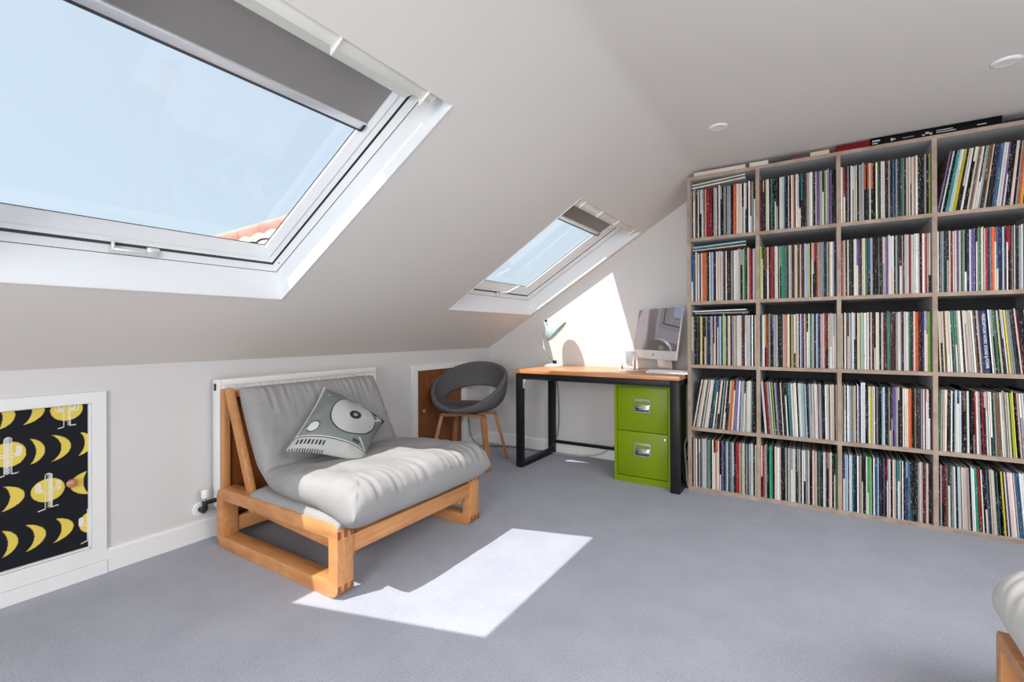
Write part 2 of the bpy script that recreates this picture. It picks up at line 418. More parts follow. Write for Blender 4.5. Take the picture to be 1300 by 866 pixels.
# neighbour's roof seen through the near skylight
nr = thing('neighbouring_roof', 'red ridge tiles of a neighbouring roof outside the large near skylight', 'roof', (-8.6, 4.2, 1.0))
def NRP(s, t, h): # s along ridge, t down the slope
    return Vector((-9.41 + .887 * s, 4.33 + .29 * s, 2.64 + .163 * s)) + Vector((.25, -.62, -.74)) * t + Vector((.1, -.75, .65)) * h
tl = NB(); tw = .30; th = .32
for i in range(-2, 14):
    for j in range(0, 9):
        s0 = i * tw; t0 = .12 + j * th
        n = 5; ra = []; rb = []
        for k in range(n):
            hh = .035 * math.sin(PI * k / (n - 1)) + .02
            ra.append(tl.verts.new(NRP(s0 + tw * k / (n - 1), t0, hh))); rb.append(tl.verts.new(NRP(s0 + tw * k / (n - 1), t0 + th * 1.02, hh + .03)))
        for k in range(n - 1): tl.faces.new((ra[k], ra[k + 1], rb[k + 1], rb[k]))
to = obj('roof_tile', tl, M['tilegrey'], nr, smooth=True); to['kind'] = 'stuff'
obj('roof_boarding', (lambda b: (b.faces.new([b.verts.new(NRP(*q)) for q in ((-2.0, 0, 0), (4.6, 0, 0), (4.6, 3.2, 0), (-2.0, 3.2, 0))]), b)[1])(NB()), M['tilegrey'], nr)
for i in range(-1, 8):
    b = NB(); s0 = i * .47; ra = []; rb = []
    for k in range(9):
        an = PI * (k / 8.0) ; t_ = -.13 + .30 * (k / 8); hh = .03 + .13 * math.sin(an)
        ra.append(b.verts.new(NRP(s0, t_, hh))); rb.append(b.verts.new(NRP(s0 + .455, t_, hh * .92)))
    for k in range(8): b.faces.new((ra[k], ra[k + 1], rb[k + 1], rb[k]))
    b.faces.new(ra); b.faces.new(rb[::-1])
    obj('ridge_tile', b, M['tile'], nr, smooth=True)

# ------------------------------------------------------------ low access doors in the knee wall
def access_door(idx, ya, yb, z0, z1, fr, panel_fn, fw_):
    b = NB(); y0, y1, zz0, zz1 = ya - fw_, yb + fw_, z0 - fr[0], z1 + fr[1]
    for r in ((y0, ya, zz0, zz1), (yb, y1, zz0, zz1), (ya, yb, zz0, z0), (ya, yb, z1, zz1)):
        box(b, XL, XL + .016, *r)
    o = struct('door_%d' % idx, b, M['trim'])
    b = NB()
    for r in ((ya, ya + .004, z0, z1), (yb - .004, yb, z0, z1), (ya, yb, z0, z0 + .004), (ya, yb, z1 - .004, z1)):
        box(b, XL - .05, XL, *r)
    obj('jamb', b, M['trim'], o)
    return o
# door 1: wallpapered with crescents, discs and cacti
CR = [[(0.5541, 0.6137), (0.5562, 0.514), (0.5983, 0.5587), (0.5727, 0.5592)], [(0.6171, 0.6167), (0.6176, 0.5111), (0.6767, 0.5625), (0.6476, 0.5585)], [(0.7056, 0.6122), (0.6992, 0.5163), (0.749, 0.5587), (0.7211, 0.5589)], [(0.5386, 0.7815), (0.5358, 0.6719), (0.5983, 0.7235), (0.562, 0.7189)], [(0.4615, 0.7718), (0.4711, 0.6663), (0.514, 0.7138), (0.4801, 0.7028)], [(0.4833, 0.4456), (0.477, 0.3523), (0.5401, 0.3936), (0.5003, 0.3999)], [(0.4773, 0.2793), (0.4794, 0.1792), (0.5216, 0.2225), (0.4943, 0.2227)], [(0.5406, 0.2798), (0.541, 0.176), (0.6005, 0.2244), (0.5675, 0.2259)], [(0.6285, 0.2763), (0.622, 0.181), (0.6841, 0.2162), (0.6479, 0.2234)], [(0.7293, 0.4453), (0.7359, 0.3482), (0.6738, 0.4032), (0.7158, 0.3976)]]
for yy in (.15, .23, .31, .39): CR.append([(yy, .279), (yy - .002, .178), (yy + .05, .223), (yy + .018, .224)])
for yy in (.14, .22): CR.append([(yy, .446), (yy - .004, .352), (yy + .055, .394), (yy + .02, .40)])
for yy in (.12, .20, .28): CR.append([(yy, .614), (yy - .002, .514), (yy + .05, .559), (yy + .02, .559)])
DS = [((0.4978, 0.5653), .047, .048), ((0.6072, 0.3992), .050, .046), ((0.6643, 0.7152), .050, .046), ((0.7385, 0.2274), .036, .043), ((.36, .40), .05, .046), ((.385, .72), .05, .046)]
CA = [(.4947, .6311, .4904), (.6085, .4668, .3295), (.6650, .7782, .6481), (.7385, .2894, .1545), (.36, .467, .33), (.385, .782, .648)]
def wallpaper(y, z):
    c = (.012, .013, .017); yel = (.72, .56, .10)
    for (dc, rx, rz) in DS:
        if ((y - dc[0]) / rx) ** 2 + ((z - dc[1]) / rz) ** 2 < 1: c = yel
    for A, B, O, I in CR:
        L = A[1] - B[1]; s = (z - B[1]) / L
        if 0 < s < 1:
            base = B[0] + (A[0] - B[0]) * s; k = (4 * s * (1 - s))
            yo = base + (O[0] - (A[0] + B[0]) / 2) * k ** .62; yi = base + (I[0] - (A[0] + B[0]) / 2) * k ** .8
            if min(yo, yi) < y < max(yo, yi): c = yel
    wht = (.75, .74, .70)
    def cap(px, pz, z0, z1, w):   # signed distance to vertical capsule
        zz = min(max(pz, z0), z1); return math.hypot(px, pz - zz) - w
    for (cy, zt, zb) in CA:
        H = zt - zb; dy = y - cy
        if abs(dy) > .06 or z < zb - .012 or z > zt + .004: continue
        w = .011
        ds = [cap(dy, z, zb - .03, zt - w, w)]
        for sgn, za, zb2 in ((-1, .52, .70), (1, .52, .70)):
            ds.append(cap(dy - sgn * .030, z, zb + H * za, zb + H * zb2, .0065))
            ds.append(max(abs(z - (zb + H * .50)) - .0055, abs(dy - sgn * .019) - .014))
        d = min(ds)
        if z >= zb:
            if -.0022 < d < .0004: c = wht
            elif d <= -.0022:
                h = math.sin(y * 2600) + math.sin(z * 2100 + y * 900)
                if h > .25: c = wht
                elif (z > zt - H * .16 or z < zb + H * .16): c = (.012, .013, .017)
        if abs(z - (zb - abs(dy) * .25 * (1 if dy < 0 else -.3) - .001)) < .0018 and abs(dy) < .03 and abs(dy) > .008: c = wht
    return c
d1 = access_door(1, D1[0], D1[1], D1[2], D1[3], (.064, .045), None, .049)
def paint_grid(name, pts, fn, mat, parent):
    nu, nv = len(pts), len(pts[0])
    me = bpy.data.meshes.new(name)
    vs = [p for row in pts for p in row]
    fs = [(i * nv + j, (i + 1) * nv + j, (i + 1) * nv + j + 1, i * nv + j + 1) for i in range(nu - 1) for j in range(nv - 1)]
    me.from_pydata([tuple(v) for v in vs], [], fs)
    ca = me.color_attributes.new('Col', 'FLOAT_COLOR', 'POINT')
    cols = []
    for i in range(nu):
        for j in range(nv):
            cols.extend(tuple(fn(i, j)) + (1.0,))
    ca.data.foreach_set('color', cols)
    me.materials.append(mat); me.polygons.foreach_set('use_smooth', [True] * len(me.polygons))
    o = bpy.data.objects.new(name, me); C.objects.link(o); o.parent = parent; o.matrix_parent_inverse = parent.matrix_world.inverted()
    return o
obj('door_leaf', boxes((XL - .035, XL - .0105, D1[0] + .004, D1[1] - .004, D1[2] + .004, D1[3] - .004)), M['trim'], d1)
NY, NZ = 300, 330
gy = [D1[0] + .006 + (D1[1] - D1[0] - .012) * i / (NY - 1) for i in range(NY)]; gz = [D1[2] + .005 + (D1[3] - D1[2] - .010) * j / (NZ - 1) for j in range(NZ)]
wp = paint_grid('patterned_wallpaper', [[(XL - .010, y, z) for z in gz] for y in gy], lambda i, j: wallpaper(gy[i], gz[j]), M['wallpaper'], d1)
wp['label'] = 'black wallpaper printed with yellow crescents and cacti'
b = NB(); lathe(b, [(0, .030), (.010, .029), (.0165, .024), (.018, .017), (.014, .009), (.007, .005), (.007, 0)], 20, Matrix.Translation((XL - .010, .675, .411)) @ Matrix.Rotation(PI / 2, 4, 'Y'))
obj('knob', b, M['knobwood'], d1, smooth=True)
d2 = access_door(2, D2[0], D2[1], D2[2], D2[3], (.040, .045), None, .052)
obj('door_leaf', boxes((XL - .030, XL - .006, D2[0] + .004, D2[1] - .004, D2[2] + .004, D2[3] - .004)), M['doorply'], d2, label='brown varnished plywood leaf')
b = NB(); lathe(b, [(0, .034), (.012, .032), (.017, .026), (.016, .018), (.008, .010), (.008, 0)], 20, Matrix.Translation((XL - .006, 2.757, .417)) @ Matrix.Rotation(PI / 2, 4, 'Y'))
obj('knob', b, M['knobwood'], d2, smooth=True)

# ------------------------------------------------------------ radiator
rd = thing('radiator', 'white panel radiator on the left wall behind the wooden futon sofa', 'radiator', (XL + .06, 1.70, .14))
RY0, RY1, RZ0, RZ1 = 1.205, 2.205, .15, .795; RX0, RX1 = XL + .035, XL + .098
obj('front_panel', boxes((RX1 - .014, RX1 - .004, RY0 + .01, RY1 - .01, RZ0, RZ1 - .012)), M['radiator'], rd, bevel=.003)
obj('back_panel', boxes((RX0, RX0 + .010, RY0 + .01, RY1 - .01, RZ0, RZ1 - .02)), M['radiator'], rd)
obj('side_cover', boxes((RX0 - .002, RX1 - .001, RY0, RY0 + .010, RZ0 + .01, RZ1)), M['radiator'], rd, bevel=.003)
obj('side_cover', boxes((RX0 - .002, RX1 - .001, RY1 - .010, RY1, RZ0 + .01, RZ1)), M['radiator'], rd, bevel=.003)
NRB = 29
for i in range(NRB):
    yc = RY0 + .035 + (RY1 - RY0 - .07) * i / (NRB - 1)
    b = NB(); poly = [(-.0115, 0), (-.009, .010), (.009, .010), (.0115, 0)]
    vs = [[b.verts.new((RX1 - .004 + d, yc + s, z)) for s, d in poly] for z in (RZ0 + .04, RZ1 - .034)]
    for k in range(3): b.faces.new((vs[0][k], vs[0][k + 1], vs[1][k + 1], vs[1][k]))
    b.faces.new(vs[1]); b.faces.new(vs[0][::-1]); b.faces.new((vs[0][3], vs[0][0], vs[1][0], vs[1][3]))
    obj('rib', b, M['radiator'], rd)
obj('top_band', boxes((RX1 - .005, RX1 + .006, RY0 + .012, RY1 - .012, RZ1 - .030, RZ1 - .004)), M['radiator'], rd, bevel=.002)
bm = NB(); box(bm, RX0, RX1 - .002, RY0 + .008, RY0 + .02, RZ1 - .006, RZ1 + .001); box(bm, RX0, RX1 - .002, RY1 - .02, RY1 - .008, RZ1 - .006, RZ1 + .001)
box(bm, RX0, RX0 + .006, RY0 + .02, RY1 - .02, RZ1 - .006, RZ1 + .001); box(bm, RX1 - .010, RX1 - .002, RY0 + .02, RY1 - .02, RZ1 - .006, RZ1 + .001)
n = 66
for i in range(n):
    y = RY0 + .022 + (RY1 - RY0 - .05) * i / (n - 1); box(bm, RX0 + .006, RX1 - .010, y, y + .006, RZ1 - .005, RZ1)
obj('top_grille', bm, M['radiator'], rd)
obj('air_vent', boxes((RX0 + .016, RX0 + .034, RY0 - .004, RY0 + .001, RZ1 - .055, RZ1 - .02)), M['black'], rd, bevel=.002)
b = NB(); lathe(b, [(0, 0), (.030, 0), (.034, .006), (.031, .014), (0, .016)], 24, Matrix.Translation((XL + .001, 1.155, .155)) @ Matrix.Rotation(PI / 2, 4, 'Y'))
obj('wall_rosette', b, M['white'], rd, smooth=True)
b = NB(); tube(b, [(XL + .015, 1.155, .155), (XL + .05, 1.155, .155), (XL + .062, 1.155, .165), (XL + .062, 1.155, .205)], [.013, .014, .014, .012], 12)
tube(b, [(XL + .062, 1.150, .195), (XL + .062, 1.19, .195), (XL + .062, 1.212, .195)], [.010, .012, .010], 12)
vb = obj('valve', b, M['black'], rd, smooth=True)
b = NB(); tube(b, [(XL + .062, 1.155, .205), (XL + .062, 1.155, .222)], .008, 12); obj('valve_stem', b, M['chrome'], vb, smooth=True)
b = NB(); lathe(b, [(0, 0), (.014, 0), (.016, .004), (.0165, .036), (.014, .040), (0, .041)], 20, Matrix.Translation((XL + .062, 1.155, .220)))
obj('valve_cap', b, M['white'], vb, smooth=True)

# ------------------------------------------------------------ wooden futon sofa
def rr(x0, x1, z0, z1, r, k=5):
    out = []
    for cx, cz, a0 in ((x1 - r, z1 - r, 0), (x0 + r, z1 - r, 90), (x0 + r, z0 + r, 180), (x1 - r, z0 + r, 270)):
        for i in range(k + 1):
            a = math.radians(a0 + 90 * i / k); out.append((cx + r * math.cos(a), cz + r * math.sin(a)))
    return out
def side_frame(x0, x1, y0, y1, H, w, parent, ro=.048, f=None):
    f = f or (lambda x, y, z: (x, y, z))
    bm = NB(); O = rr(x0, x1, 0, H, ro); I = rr(x0 + w, x1 - w, w, H - w, .006); n = len(O)
    V = [[bm.verts.new(f(x, y, z)) for x, z in L] for y in (y0, y1) for L in (O, I)]
    o0, i0, o1, i1 = V
    for k in range(n):
        j = (k + 1) % n
        bm.faces.new((o0[k], o0[j], i0[j], i0[k])); bm.faces.new((o1[k], i1[k], i1[j], o1[j]))
        bm.faces.new((o0[k], o1[k], o1[j], o0[j])); bm.faces.new((i0[k], i0[j], i1[j], i1[k]))
    bmesh.ops.recalc_face_normals(bm, faces=bm.faces[:])
    fr = obj('side_frame', bm, M['beechx'], parent, bevel=.003)
    t = (y1 - y0) / 5
    for zc in (H - w * .52, w * .52):
        for k in (0, 2, 4):
            bm = NB(); box(bm, x1 - .0015, x1 + .0006, y0 + k * t + .001, y0 + (k + 1) * t, zc - w * .35 + (.012 if zc < .1 else -.004), zc + w * .35 + (.004 if zc < .1 else -.012), f=f)
            obj('finger_joint', bm, M['joint'], fr)
    return fr
FX0, FX1 = -2.440, -1.535
fs = thing('futon_sofa', 'low beech wood futon sofa frame in front of the white radiator', 'sofa', (-2.0, 1.62, 0))
side_frame(FX0, FX1, 1.168, 1.243, .285, .056, fs)
side_frame(FX0, FX1, 2.000, 2.072, .285, .056, fs)
obj('front_rail', boxes((FX1 - .034, FX1 - .006, 1.243, 2.000, .158, .228)), M['beechy'], fs, bevel=.003)
obj('rear_rail', boxes((-2.42, -2.39, 1.243, 2.000, .06, .13)), M['beechy'], fs, bevel=.003)
obj('rear_rail', boxes((-2.30, -2.26, 1.243, 2.000, .17, .225)), M['beechy'], fs, bevel=.003)
for s in (1.262, 1.955):
    b = NB(); prism(b, [(-2.30, .16), (-1.58, .12), (-1.58, .185), (-2.30, .215)], s, s + .026); obj('slat_bearer', b, M['beechx'], fs, bevel=.003)
for i in range(9):
    x = -2.28 + i * .083
    obj('seat_slat', boxes((x, x + .05, 1.25, 1.99, .216, .232)), M['beechy'], fs, bevel=.002)
for s in (1.205, 2.003):
    obj('back_post', boxes((-2.478, -2.444, s, s + .032, .0, .750)), M['beechz'], fs, bevel=.003)
    b = NB(); prism(b, [(-2.225, .245), (-2.180, .245), (-2.395, .757), (-2.440, .757)], s - .002, s + .026); obj('back_stile', b, M['beechz'], fs, bevel=.003)
obj('top_rail', boxes((-2.472, -2.400, 1.231, 2.005, .712, .742)), M['beechy'], fs, bevel=.003)
obj('back_board', boxes((-2.470, -2.455, 1.237, 2.003, .10, .715)), M['doorply'], fs)
for i in range(6):
    t = .15 + i * .14; x = -2.20 - .215 * t; z = .25 + .51 * t
    b = NB(); prism(b, [(x - .014, z), (x, z + .006), (x - .022, z + .056), (x - .036, z + .050)], 1.300, 2.001); obj('back_slat', b, M['beechy'], fs, bevel=.002)

def pillow_bent(path, y0, y1, thick, nu, nv, pu=10, pv=10, crease=None, wr=.004, seed=0, side_in=.0, yshape=None, k=8):
    """cushion bent along a path in the xz plane; returns bmesh"""
    P = spline([(x, 0, z) for x, z in path], 14)
    L = [0]
    for a_, b_ in zip(P, P[1:]): L.append(L[-1] + (b_ - a_).length)
    tot = L[-1]
    def at(s):
        s *= tot
        for i in range(len(L) - 1):
            if L[i + 1] >= s:
                t = (s - L[i]) / max(1e-9, L[i + 1] - L[i]); p = P[i].lerp(P[i + 1], t)
                d = (P[min(i + 2, len(P) - 1)] - P[max(i - 1, 0)]).normalized(); return p, Vector((-d.z, 0, d.x))
        return P[-1], Vector((0, 0, 1))
    bm = NB(); top = []; bot = []
    for i in range(nu + 1):
        # cluster samples near ends
        u = .5 - .5 * math.cos(PI * i / nu); p, nrm = at(u)
        # make sure normal points up / outwards
        rt, rb_ = [], []
        for j in range(nv + 1):
            v = .5 - .5 * math.cos(PI * j / nv)
            e = max(0, 1 - abs(2 * u - 1) ** pu) ** .5 * max(0, 1 - abs(2 * v - 1) ** pv) ** .5
            T = thick(u, v) * e
            ya, yb = (yshape(u) if yshape else (y0, y1))
            y = ya + (yb - ya) * v
            N1 = noise.noise(Vector((u * 5 + seed, v * 6, seed * 1.7))); N2 = noise.noise(Vector((u * 16 + seed, v * 22, 3.1)))
            ed = min(v, 1 - v, u, 1 - u); wk = math.exp(-(ed / .14) ** 2)
            # puckers run at right angles to the nearest seam
            along = v if min(u, 1 - u) < min(v, 1 - v) else u
            pk = noise.noise(Vector((along * 42 + seed, ed * 3, 7.7))) * wk
            off = T * .5 + (wr * 1.6 * N1 + wr * .5 * N2 + wr * 1.7 * pk) * min(1, e * 1.3)
            rt.append(bm.verts.new((p.x + nrm.x * off, y, p.z + nrm.z * off)))
            off2 = T * .5 + wr * N1 * e
            rb_.append(rt[-1] if (i in (0, nu) or j in (0, nv)) else bm.verts.new((p.x - nrm.x * off2, y, p.z - nrm.z * off2)))
        top.append(rt); bot.append(rb_)
    for i in range(nu):
        for j in range(nv):
            bm.faces.new((top[i][j], top[i][j + 1], top[i + 1][j + 1], top[i + 1][j]))
            q = (bot[i][j], bot[i + 1][j], bot[i + 1][j + 1], bot[i][j + 1])
            if len(set(q)) >= 3:
                try: bm.faces.new(q)
                except ValueError: pass
    bmesh.ops.recalc_face_normals(bm, faces=bm.faces[:])
    return bm
fm = thing('futon_mattress', 'thick grey folded futon mattress lying on the wooden sofa, half in sun', 'mattress', (-1.9, 1.62, .24))
def th_main(u, v):
    t = .120 + .012 * min(1, max(0, (u - .42) / .2)) + .070 * min(1, max(0, (u - .76) / .18))
    t *= 1 - .42 * math.exp(-((u - .40) / .035) ** 2)
    # shallow tufts
    for (uu, vv) in ((.54, .27), (.54, .27), (.56, .68), (.78, .22), (.78, .50), (.78, .78)):
        t -= .026 * math.exp(-(((u - uu) / .045) ** 2 + ((v - vv) / .06) ** 2))
    return t
def ysh(u):
    k = min(1, max(0, (u - .36) / .25)); return (1.222 - .050 * k, 2.035 + .025 * k)
bm = pillow_bent([(-2.335, .762), (-2.285, .65), (-2.215, .51), (-2.150, .405), (-2.06, .364), (-1.90, .368), (-1.72, .372), (-1.57, .358), (-1.445, .325)], 1.17, 2.10, th_main, 130, 120, 13, 15, wr=.0062, seed=3, yshape=ysh)
obj('mattress_body', bm, M['futon'], fm, smooth=True)
bm = pillow_bent([(-2.17, .282), (-1.90, .284), (-1.72, .280), (-1.545, .268)], 1.176, 2.03, lambda u, v: .080, 50, 50, 18, 18, wr=.003, seed=9)
obj('folded_under_layer', bm, M['futon'], fm, smooth=True)

# printed scatter cushion
cu = thing('scatter_cushion', 'square cushion printed with a turntable, leaning on the grey futon back', 'cushion', (-2.02, 1.58, .46))
kA, kB, kC, kD = Vector((-2.235, 1.617, .740)), Vector((-2.10, 1.925, .516)), Vector((-1.800, 1.516, .408)), Vector((-1.985, 1.237, .500))
def cush_pt(u, v, side):
    # concave sides: pull edges toward the middle
    uu = u + (.5 - u) * .07 * (4 * v * (1 - v)) * (abs(2 * u - 1)) ** 1.5
    vv = v + (.5 - v) * .09 * (4 * u * (1 - u)) * (abs(2 * v - 1)) ** 1.5
    p = (kD * (1 - uu) + kC * uu) * (1 - vv) + (kA * (1 - uu) + kB * uu) * vv
    nrm = ((kC - kD).cross(kA - kD)).normalized()
    e = max(0, (1 - abs(2 * u - 1) ** 2.6) * (1 - abs(2 * v - 1) ** 2.6)) ** .62
    w = noise.noise(Vector((u * 4, v * 4, 2.0 + side))) * .010 * e
    w += noise.noise(Vector((math.atan2(v - .5, u - .5) * 3.2, 5, side))) * .010 * math.exp(-((max(abs(u - .5), abs(v - .5)) - .42) / .07) ** 2)
    return p + nrm * (side * (.085 if side > 0 else .045) * e + w)
def seg(p, a, b_):
    ax, ay = b_[0] - a[0], b_[1] - a[1]; t = max(0, min(1, ((p[0] - a[0]) * ax + (p[1] - a[1]) * ay) / (ax * ax + ay * ay)))
    return math.hypot(p[0] - a[0] - t * ax, p[1] - a[1] - t * ay)
def turntable(u, v):
    deck = (.20, .225, .215); pale = (.55, .555, .55); dark = (.035, .042, .042); wht = (.62, .62, .60)
    c = deck
    if u < .035 or v > .965 and u < .45: c = pale
    if v < .150: c = (.40, .405, .39)
    if .138 < v < .150: c = (.62, .61, .57)
    if .128 < v < .138: c = dark
    if .055 < v < .105 and .07 < u < .42 and ((u - .07) / .045) % 1 < .52: c = (.03, .03, .03)
    if v < .02 and u < .45 and (u / .03) % 1 < .5: c = (.05, .05, .05)
    d = math.hypot(u - .60, v - .585)
    if d < .335: c = dark
    if d < .318:
        a_ = math.atan2(v - .585, u - .60); c = tuple(x * (1 + .10 * math.sin(2 * a_ + .6)) for x in (.50, .505, .51))
    if d < .082: c = (.035, .036, .04)
    if d < .030: c = (.55, .55, .55)
    if d < .018: c = (.06, .06, .06)
    if d < .009: c = wht
    s = math.hypot(u - .165, v - .265)
    if s < .078: c = dark
    if s < .066: c = wht
    if seg((u, v), (.10, .235), (.165, .265)) < .010: c = wht
    if math.hypot(u - .13, v - .82) < .014: c = wht
    if v > .86 and u > .40 and d > .335: c = (.06, .065, .062)
    if math.hypot(u - .92, v - .88) < .055: c = (.5, .5, .47)
    if seg((u, v), (.94, .90), (.90, .73)) < .018: c = wht
    if seg((u, v), (.90, .73), (.70, .60)) < .008: c = wht
    if abs(u - .78) < .055 and abs(v - .20) < .022: c = (.06, .065, .06)
    if seg((u, v), (.80, .27), (.95, .165)) < .010: c = wht
    return c
N = 190
pts = [[cush_pt(i / N, j / N, 1) for j in range(N + 1)] for i in range(N + 1)]
o = paint_grid('cushion_front', pts, lambda i, j: turntable(i / N, j / N), M['print'], cu); o['label'] = 'grey printed turntable front panel'
Nb = 40; ptb = [[cush_pt(i / Nb, j / Nb, -1) for j in range(Nb + 1)] for i in range(Nb + 1)]
paint_grid('cushion_back', ptb, lambda i, j: (.45, .45, .44), M['print'], cu)

# ------------------------------------------------------------ second seat, bottom right corner
s2 = thing('futon_stool', 'beech wood futon seat frame at the bottom right corner of the room view', 'stool', (.80, 1.18, 0))
rot = lambda x, y, z: (y, x, z)      # side frames run along y here
side_frame(.72, 1.640, .378, .448, .285, .034, s2, ro=.02, f=rot)
side_frame(.72, 1.640, 1.215, 1.285, .285, .034, s2, ro=.02, f=rot)
obj('front_rail', boxes((.448, 1.215, 1.598, 1.626, .158, .228)), M['beechx'], s2, bevel=.003)
obj('rear_rail', boxes((.448, 1.215, .75, .778, .158, .228)), M['beechx'], s2, bevel=.003)
for i in range(8):
    obj('seat_slat', boxes((.448, 1.215, .80 + i * .1, .85 + i * .1, .216, .232)), M['beechx'], s2, bevel=.002)
m2 = thing('seat_cushion', 'pale grey seat cushion on the wooden frame in the bottom right corner', 'cushion', (.85, 1.2, .24))
bm = pillow_bent([(.365, .355), (.6, .385), (.9, .39), (1.33, .36)], .68, 1.72, lambda u, v: .20, 80, 80, 9, 8, wr=.004, seed=5, yshape=lambda u: (.68 + .12 * (1 - math.sqrt(max(0, 1 - max(0, 1 - u / .13) ** 2))), 1.72 - .12 * (1 - math.sqrt(max(0, 1 - max(0, 1 - u / .13) ** 2)))))
obj('cushion_body', bm, M['futonlite'], m2, smooth=True)

# ------------------------------------------------------------ tub chair
ch = thing('tub_chair', 'charcoal felt tub chair with open back and bent wooden legs beside the desk', 'chair', (-2.30, 2.98, 0))
fdir = Vector((.22, -.975, 0)).normalized(); rdir = Vector((fdir.y, -fdir.x, 0))  # chair's own axes; rdir = its right
cc = Vector((-2.315, 3.00, 0))
def CW(a, b_, z): return cc + rdir * (-a) + fdir * b_ + Vector((0, 0, z))   # a: to the viewer's right, b: forwards
def tub(th_, t):
    # th_=0 front, pi back
    c_ = math.cos(th_); s_ = math.sin(th_)
    Ra = .295; Rb = .275
    back = (1 - c_) / 2
    zr = .462 + .325 * back ** .85 + .03 * abs(s_) ** 2 * (1 - abs(c_))
    z0 = .425
    f_ = math.sin(t * PI / 2) ** .75
    lean = 1 + .02 * back
    r = f_ * (1 - .05 * back * max(0, t - .6) / .4)
    z = z0 + (zr - z0) * max(0, t) ** (3.0 - .6 * back)
    z += .012 * (1 - back) * (1 - t)
    return CW(Ra * s_ * r * lean, (Rb * c_ * r) - .02 * back * t, z)
bm = NB(); NT = 96; thh = math.radians(80); tm = .555
def hole(th_):
    ph = (th_ - PI) / thh
    if abs(ph) >= 1: return tm, tm
    k = math.sqrt(1 - ph * ph); k = k ** .8
    return tm - .20 * k, tm + .150 * k
ra, rb_ = [], []
KS, KB = 14, 10
cols_s, cols_b = [], []
for i in range(NT):
    th_ = 2 * PI * i / NT; ts, tb = hole(th_)
    cs_ = [bm.verts.new(tub(th_, ts * (k + 1) / KS)) for k in range(KS)]
    cb_ = [cs_[-1] if (tb - ts) < 1e-6 else bm.verts.new(tub(th_, tb))] + [bm.verts.new(tub(th_, tb + (1 - tb) * k / KB)) for k in range(1, KB + 1)]
    cols_s.append(cs_); cols_b.append(cb_)
cen = bm.verts.new(tub(0, 0) * .5 + tub(PI, 0) * .5)
for i in range(NT):
    j = (i + 1) % NT
    bm.faces.new((cen, cols_s[i][0], cols_s[j][0]))
    for k in range(KS - 1): bm.faces.new((cols_s[i][k], cols_s[i][k + 1], cols_s[j][k + 1], cols_s[j][k]))
    for k in range(KB):
        q = []
        for v in (cols_b[i][k], cols_b[i][k + 1], cols_b[j][k + 1], cols_b[j][k]):
            if v not in q: q.append(v)
        if len(q) >= 3: bm.faces.new(q)
bmesh.ops.recalc_face_normals(bm, faces=bm.faces[:])
sh = obj('seat_shell', bm, M['felt'], ch, smooth=True)
md = sh.modifiers.new('thick', 'SOLIDIFY'); md.thickness = .034; md.offset = 0
md = sh.modifiers.new('round', 'SUBSURF'); md.levels = 1; md.render_levels = 1
# legs: two bent-ply U frames, each leg a mesh
def ply_leg(p_top_mid, p_sh, p_foot, w):
    pts = [Vector(p_top_mid), Vector(p_top_mid).lerp(Vector(p_sh), .80), Vector(p_sh), Vector(p_sh).lerp(Vector(p_foot), .12), Vector(p_foot)]
    S = spline([pts[0], pts[1]], 3)[:-1] + spline([pts[1], pts[2] + Vector((0, 0, .0)), pts[3], pts[4]], 7)
    bm = NB(); rings = []
    side = (Vector(p_foot) - Vector(p_top_mid)); side.z = 0; side.normalize(); perp = Vector((-side.y, side.x, 0))
    for i, p in enumerate(S):
        d = (S[min(i + 1, len(S) - 1)] - S[max(i - 1, 0)]).normalized(); nn = d.cross(perp).normalized()
        ww = w * (1 - .25 * i / len(S)); tt = .0125
        rings.append([bm.verts.new(p + perp * a_ * ww / 2 + nn * b_ * tt) for a_, b_ in ((-1, -1), (1, -1), (1, 1), (-1, 1))])
    for a_, b_ in zip(rings, rings[1:]):
        for k in range(4): bm.faces.new((a_[k], a_[(k + 1) % 4], b_[(k + 1) % 4], b_[k]))
    bm.faces.new(rings[0][::-1]); bm.faces.new(rings[-1])
    bmesh.ops.recalc_face_normals(bm, faces=bm.faces[:])
    return bm
for bsgn, zz in ((.13, .398), (-.13, .392)):
    for asgn in (-1, 1):
        top = CW(0, bsgn * .75, zz); shd = CW(asgn * .175, bsgn * .95, zz - .012); ft = CW(asgn * .245, bsgn * 1.55, .0)
        obj('leg', ply_leg(top, shd, ft, .05), M['legply'], ch, bevel=.003)
obj('seat_mount', boxes((cc.x - .09, cc.x + .09, cc.y - .09, cc.y + .09, .395, .415)), M['black'], ch)

# ------------------------------------------------------------ desk
dk = thing('desk', 'narrow desk with pine top and black square steel loop legs', 'desk', (-1.31, 3.37, 0))
DX0, DX1, DY0, DY1 = -1.945, -.712, 3.072, 3.655
obj('desk_top', boxes((DX0, DX1, DY0, DY1 - .002, .718, .746)), M['desk'], dk, bevel=.002)
def loop_leg(x0, x1):
    w = .035; y0, y1 = 3.085, 3.640
    b = NB(); O = [(y0, 0), (y1, 0), (y1, .714), (y0, .714)]; I = [(y0 + w, w), (y1 - w, w), (y1 - w, .714 - w), (y0 + w, .714 - w)]
    V = [[b.verts.new((x, y, z)) for y, z in Lp] for x in (x0, x1) for Lp in (O, I)]
    o0, i0, o1, i1 = V
    for k in range(4):
        j = (k + 1) % 4
        b.faces.new((o0[k], o0[j], i0[j], i0[k])); b.faces.new((o1[k], i1[k], i1[j], o1[j])); b.faces.new((o0[k], o1[k], o1[j], o0[j])); b.faces.new((i0[k], i0[j], i1[j], i1[k]))
    bmesh.ops.recalc_face_normals(b, faces=b.faces[:]); return b
obj('leg', loop_leg(-1.930, -1.872), M['blackmetal'], dk, bevel=.002)
obj('leg', loop_leg(-.775, -.717), M['blackmetal'], dk, bevel=.002)
